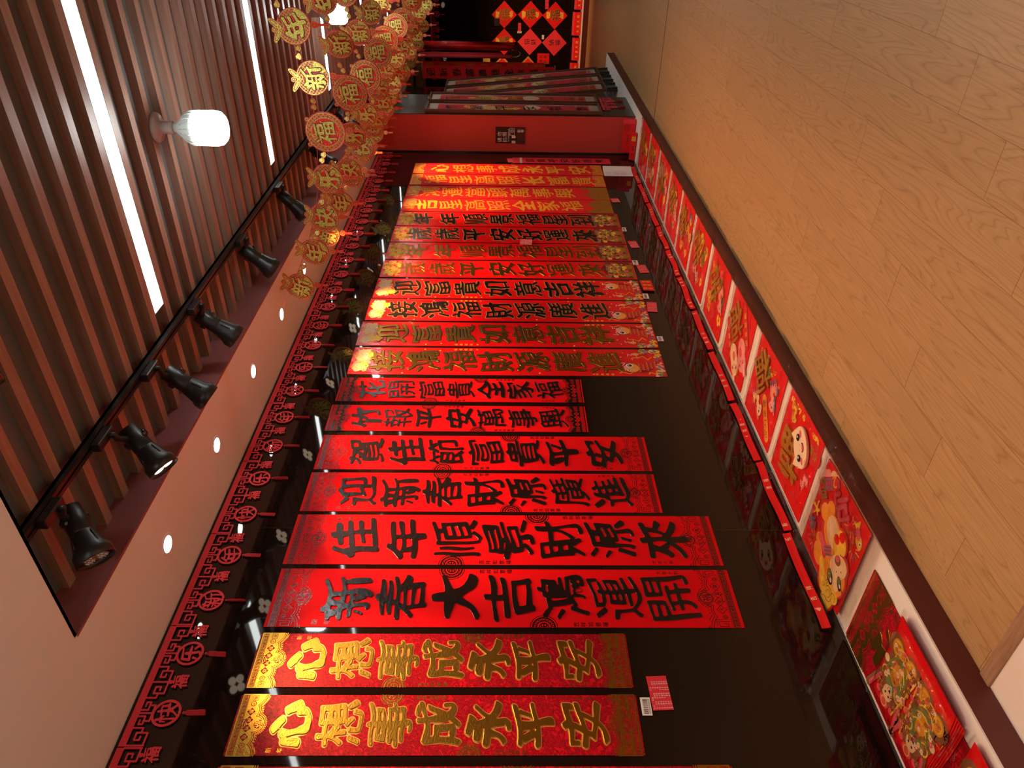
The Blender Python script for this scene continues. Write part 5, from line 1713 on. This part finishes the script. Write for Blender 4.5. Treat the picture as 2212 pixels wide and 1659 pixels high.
        obj('raised_character', solid(rot_l(glyph_loops(ch, .21, .22, 0, -.06+rng.uniform(-.02, .02), .5, 4), A), 'raised_character', M['glit_o'], .010, .0015, z), t)
        cols = [M['orange'], M['pink'], M['yellow'], M['cream'], M['blue']]
        lay = [(a, zz-T1+z, c) for a, zz, c in swirls(-hw+.01, hw-.01, -.20, .19, [M['orange'], M['pinkd'], M['yellow'], rng.choice([M['green'], M['blue']])], 7, seed, .05)]
        obj('flower_print', flat(lay, 'flower_print'), t)
        lay = horse_fields(.11, rng.choice(cols[:4]), M['brown'], rng.choice([-.10, .11]), .07, rng.choice([-1, 1]), z+.002)
        obj('pony_print', flat([(rot_l(L_, A), zz, mm) for L_, zz, mm in lay], 'pony_print'), t)
    obj('bag', bagmesh(-w/2+.006, w/2-.006, -.285, .271, .020, seed), t)
    return t

# nearest packet first: the pony with the year
t = packet(1.845, 2.375, 'none', 'bagged red decoration with a big yellow cartoon pony, nearest on the plinth', 11, .012)
for ch_ in list(t.children):
    if ch_.name.split('.')[0] in ('raised_character', 'flower_print', 'pony_print'): bpy.data.objects.remove(ch_)
A = R(43)
Zp = .0066
def lay_on(F, z, m_): return (rot_l(F.out(), A), z, m_)
def fb(px=.0014): return Field(-.30, .30, -.30, .33, px)
# pony: red foam outline, coat, muzzle, mane, scarf, hooves, eyes
outl = fb().disc(0, .165, .105, ry=.100).disc(-.055, .125, .075, ry=.055).disc(.075, .27, .085, ry=.05, rot=.5).disc(.085, .20, .075, ry=.06).disc(.07, .04, .075, ry=.10).disc(-.005, .01, .085, ry=.09)
outl.disc(-.085, .035, .050, ry=.062).disc(-.04, .06, .05).disc(.05, -.09, .05).disc(-.01, -.10, .042).disc(.14, .09, .05, ry=.06)
pony = obj('pony_cutout', solid(rot_l(outl.out(), A), 'pony_cutout', M['foam_red'], .008, .001, Zp), t)
zz = Zp+.0083
lay = [lay_on(fb().disc(.14, .09, .042, ry=.052).disc(.12, .03, .03).disc(.11, .18, .03, ry=.07, rot=-.2), zz, M['orange']),
       lay_on(fb().disc(0, .165, .096, ry=.092).disc(-.005, .0, .074, ry=.080).disc(.045, -.085, .040).disc(-.012, -.098, .034).disc(.095, .135, .026, ry=.045, rot=.5), zz+.0002, M['orange']),
       lay_on(fb().disc(-.012, -.005, .052, ry=.068).disc(-.045, .132, .074, ry=.050).disc(-.01, .175, .030, ry=.06), zz+.0004, M['cream']),
       lay_on(fb().disc(-.088, .035, .034, ry=.052, rot=.2).disc(-.044, .048, .034, ry=.05, rot=.1), zz+.0005, M['yellow']),
       lay_on(fb().disc(-.095, .014, .024, ry=.022).disc(-.047, .022, .024, ry=.022), zz+.0007, M['card']),
       lay_on(fb().rect(.01, .075, .05, .095).seg(.07, .07, .10, .02, .04), zz+.0006, M['pinkd']),
       lay_on(fb().seg(.012, .06, .075, .06, .007).seg(.012, .075, .075, .075, .007).seg(.012, .09, .075, .09, .007), zz+.0008, M['blue']),
       lay_on(fb().disc(.075, .27, .075, ry=.042, rot=.5).disc(.06, .235, .05, ry=.04).disc(.10, .205, .035, ry=.05).disc(.015, .262, .035, ry=.028).disc(.105, .14, .022, ry=.04), zz+.0009, M['yellow']),
       lay_on(fb(.0009).ring(.06, .25, .032, .0035, a0=.3, a1=5.2).ring(.06, .25, .016, .003, a0=1, a1=6).ring(.11, .285, .025, .003, a0=2.2, a1=5.4).ring(.02, .262, .018, .003, a0=2, a1=6).ring(.10, .20, .022, .003, a0=1.2, a1=4.6), zz+.0011, M['brown']),
       lay_on(fb(.0009).disc(.035, .178, .024, ry=.034).disc(-.045, .198, .017, ry=.030).seg(.058, .20, .068, .212, .004).seg(.057, .19, .070, .198, .004).seg(-.060, .22, -.068, .232, .004), zz+.0010, M['ink']),
       lay_on(fb(.0009).disc(.036, .170, .018, ry=.022).disc(-.045, .190, .012, ry=.019), zz+.0012, M['green']),
       lay_on(fb(.0009).disc(.028, .192, .009, ry=.010).disc(.040, .166, .004).disc(-.050, .208, .007, ry=.009), zz+.0014, M['white']),
       lay_on(fb(.0009).disc(-.045, .107, .026, ry=.022), zz+.0008, M['brown']),
       lay_on(fb(.0009).disc(-.045, .100, .018, ry=.013), zz+.0010, M['pinkd']),
       lay_on(fb(.0009).disc(-.070, .150, .004).disc(-.028, .152, .004), zz+.0010, M['brown'])]
obj('pony_print', flat(lay, 'pony_print'), pony)
# coloured raised characters and the year
for ch_, x, y, s, m_ in (('马', -.10, -.105, .115, 'glit_p'), ('年', .185, -.035, .066, 'blue'), ('大', .130, -.095, .066, 'yellow'), ('吉', .055, -.145, .060, 'green')):
    bk = obj('character_backing', solid(rot_l(glyph_loops(ch_, s, s, x, y, .62, 4, lev=.08), A), 'character_backing', M['foam_red'], .007, .001, Zp), t)
    obj('raised_character', flat([(rot_l(glyph_loops(ch_, s, s, x, y, .50, 4), A), Zp+.0075, M[m_])], 'raised_character'), bk)
L4 = []
for k, (d_, m_) in enumerate(zip('2026', ('orange', 'blue', 'blue', 'green'))):
    L4.append((rot_l(glyph_loops(d_, .036, .048, -.055+.036*k, -.195-.006*abs(k-1.5), .40, 2), A), Zp+.0078, M[m_]))
bk = obj('year_backing', solid(rot_l(fb().seg(-.06, -.20, .06, -.20, .062).out(), A), 'year_backing', M['foam_red'], .007, .001, Zp), t)
obj('year_digits', flat(L4, 'year_digits'), bk)
lay = [lay_on(fb().disc(-.215, .02, .024, ry=.032).poly([(-.215, -.01), (-.245, -.06), (-.20, -.05), (-.18, -.065)]), Zp+.0012, M['yellow']), lay_on(fb().disc(-.215, -.01, .018, ry=.026), Zp+.0015, M['pinkd']),
       lay_on(fb(.0009).disc(-.222, .03, .009), Zp+.0016, M['white']), lay_on(fb(.0009).disc(-.222, .03, .005), Zp+.0018, M['ink']),
       lay_on(fb().disc(.035, -.243, .030, ry=.02).disc(.06, -.225, .026).disc(.01, -.243, .02), Zp+.0008, M['pink']), lay_on(fb().disc(-.035, -.235, .026, ry=.02).disc(-.065, -.215, .022), Zp+.0009, M['cream'])]
for cx_, cy_, sd in ((-.165, .050, 1), (-.155, -.035, 2), (.19, .045, 3)):
    for q, m_ in enumerate(('pink', 'blue', 'green', 'yellow')):
        F = fb()
        for j in range(3):
            a = (q+4*j)*.52+sd
            F.seg(cx_+.022*math.cos(a), cy_+.022*math.sin(a), cx_+.05*math.cos(a), cy_+.05*math.sin(a), .005)
        lay.append(lay_on(F, Zp+.0005, M[m_]))
obj('firework_print', flat(lay, 'firework_print'), t)
for k in range(2):
    o_ = obj('bag', bagmesh(-.285-.012*k, .245, -.30-.014*k, .271, .022-.012*k, 50+k), t)

spec = [(2.385, 2.865, 'cat', 'bagged red decoration with a cream cat face beside the yellow pony packet'),
        (2.875, 3.375, 'pony', 'bagged red decoration with two ponies around a gold character and a plaque'),
        (3.395, 3.925, 'couple', 'bagged red decoration with a cream and a pink pony head touching'),
        (3.945, 4.455, 'mix', 'bagged red decoration opposite the gold carp couplets'),
        (4.475, 4.965, 'mix', 'bagged red decoration opposite the black carp couplets'),
        (4.985, 5.435, 'mix', 'bagged red decoration opposite the gold flower-end couplets'),
        (5.455, 5.905, 'mix', 'bagged red decoration opposite the black flower-end couplets'),
        (5.925, 6.435, 'mix', 'bagged red decoration opposite the fish-print couplets'),
        (6.455, 6.935, 'mix', 'bagged red decoration opposite the lattice-ended couplets'),
        (6.955, 7.445, 'mix', 'farthest bagged red decoration on the plinth, next to the gift boxes')]
for k, (a, b, kd, lab) in enumerate(spec):
    packet(a, b, kd, lab, 21+k, .0)

# folded brocade couplet and door-god sheets at the near end
t = thing('folded_couplet', 'folded gold and red brocade couplet lying between the pony packet and the guardian sheets', 'couplet', (-2.30, 1.42, PZ), (0, 0, 0))
obj('paper', boxme('folded_paper', -.19, .19, -.40, .40, .0005, .006, M['brocade'], .0015), t)
obj('border_ornament', flat([(mirror(border(.38, 'fill').out(), 1, -1, oy=.40), .0064, M['gold_foil'])], 'border_ornament'), t)
obj('character', solid(glyph_loops('永', .22, .22, 0, .16, .5, 5), 'character', M['gold_foil'], .003, .001, .006), t)
obj('side_lettering', flat([(text_loops('吉祥如意', .03, .165, .20, 0, -.045), .0064, M['gold_foil'])], 'side_lettering'), t)

def guardian(ox, s, fl, z):
    lay = []
    def fld(): return Field(-.12, .12, -.2, .2, .0013)
    def add(F, m_, dz): lay.append(([[(ox+fl*x*s, y*s) for x, y in (P if fl > 0 else P[::-1])] for P in F.out()], z+dz, m_))
    add(fld().disc(0, .10, .055, ry=.05).disc(0, 0, .085, ry=.11).disc(-.06, -.10, .05).disc(.05, -.11, .05).seg(-.07, .06, -.11, .19, .03).seg(.07, .06, .10, .19, .03), M['brown'], 0)
    add(fld().disc(0, .0, .062, ry=.08), M['green'], .0002); add(fld().disc(-.05, -.10, .035).disc(.045, -.105, .035).disc(0, -.01, .03, ry=.05), M['gold_print'], .0003)
    add(fld().disc(0, .098, .030, ry=.034).disc(.075, .03, .016).disc(-.078, -.01, .016), M['cream'], .0004)
    add(fld().seg(-.07, .08, -.10, .18, .016).seg(.07, .08, .092, .18, .016).disc(0, .145, .03, ry=.02).disc(-.05, .135, .014).disc(.05, .135, .014), M['pinkd'], .0004)
    F = fld()
    for j in range(4): F.ring(0, .03-.035*j, .05, .006, a0=3.5, a1=5.9)
    F.ring(-.05, -.10, .024, .006).ring(.045, -.105, .024, .006).ring(0, .145, .018, .005).ring(.05, .05, .022, .006, a0=0, a1=4).ring(-.055, .04, .022, .006, a0=2, a1=6).seg(.095, -.14, .06, .14, .007)
    add(F, M['yellow'], .0006)
    add(fld().disc(-.012, .104, .005).disc(.012, .104, .005).poly([(-.014, .085), (.014, .085), (0, .05)]), M['ink'], .0007)
    return lay
for k, (yc, xc, n_, lab) in enumerate(((1.375, -2.255, 6, 'stack of glossy red guardian sheets lying near the plinth end'), (.925, -2.235, 3, 'second stack of glossy red guardian sheets, cut off by the photo corner'))):
    t = thing('guardian_sheets', lab, 'poster', (xc, yc, PZ+.0105), (0, 0, R(90)), 'guardian sheet stacks on the plinth')
    for s_ in range(n_):
        x0, x1, y0, y1 = -.205+.006*s_, .205-.004*s_, -.185-.006*s_, .165
        V, Fc = [], []
        nn = 14
        for b_ in (0, 1):
            for j in range(nn+1):
                v = j/nn
                for i in (0, 1):
                    V.append(((x0, x1)[i], y0+(y1-y0)*v, .001+.0034*s_+.010*max(0, .35-v)**2*8*(.5+.16*s_)+.0008*b_))
        K = 2*(nn+1)
        for j in range(nn):
            a = 2*j
            Fc += [(K+a, K+a+1, K+a+3, K+a+2), (a, a+2, a+3, a+1), (a, K+a, K+a+2, a+2), (a+1, a+3, K+a+3, K+a+1)]
        Fc += [(0, 1, K+1, K), (K-2, 2*K-2, 2*K-1, K-1)]
        sh = obj('sheet', mesh('guardian_sheet', V, Fc, M['paper_gloss'] if s_ == n_-1 else M['card']), t)
    zt_ = .0034*(n_-1)+.0045
    lay = guardian(-.085, .95, 1, zt_) + guardian(.095, .95, -1, zt_)
    for q, (a, b, c) in enumerate(swirls(-.16, .17, -.13, .13, [M['gold_print'], M['brown'], M['pinkd'], M['gold_dark'], M['cream']], 46, 40+k, .013)):
        lay.append((a, zt_+.0008+.0001*q, c))
    obj('guardian_print', flat(lay, 'guardian_print'), t)
    obj('lettering', flat([(text_loops('门神', .040, -.165, -.06, 0, -.05), zt_, M['gold_print'])], 'sheet_lettering'), t)
    obj('bag', bagmesh(-.22, .22, -.205, .20, .0034*n_+.012, 70+k, amp=.004), t)
bpy.data.objects.remove(_fo)
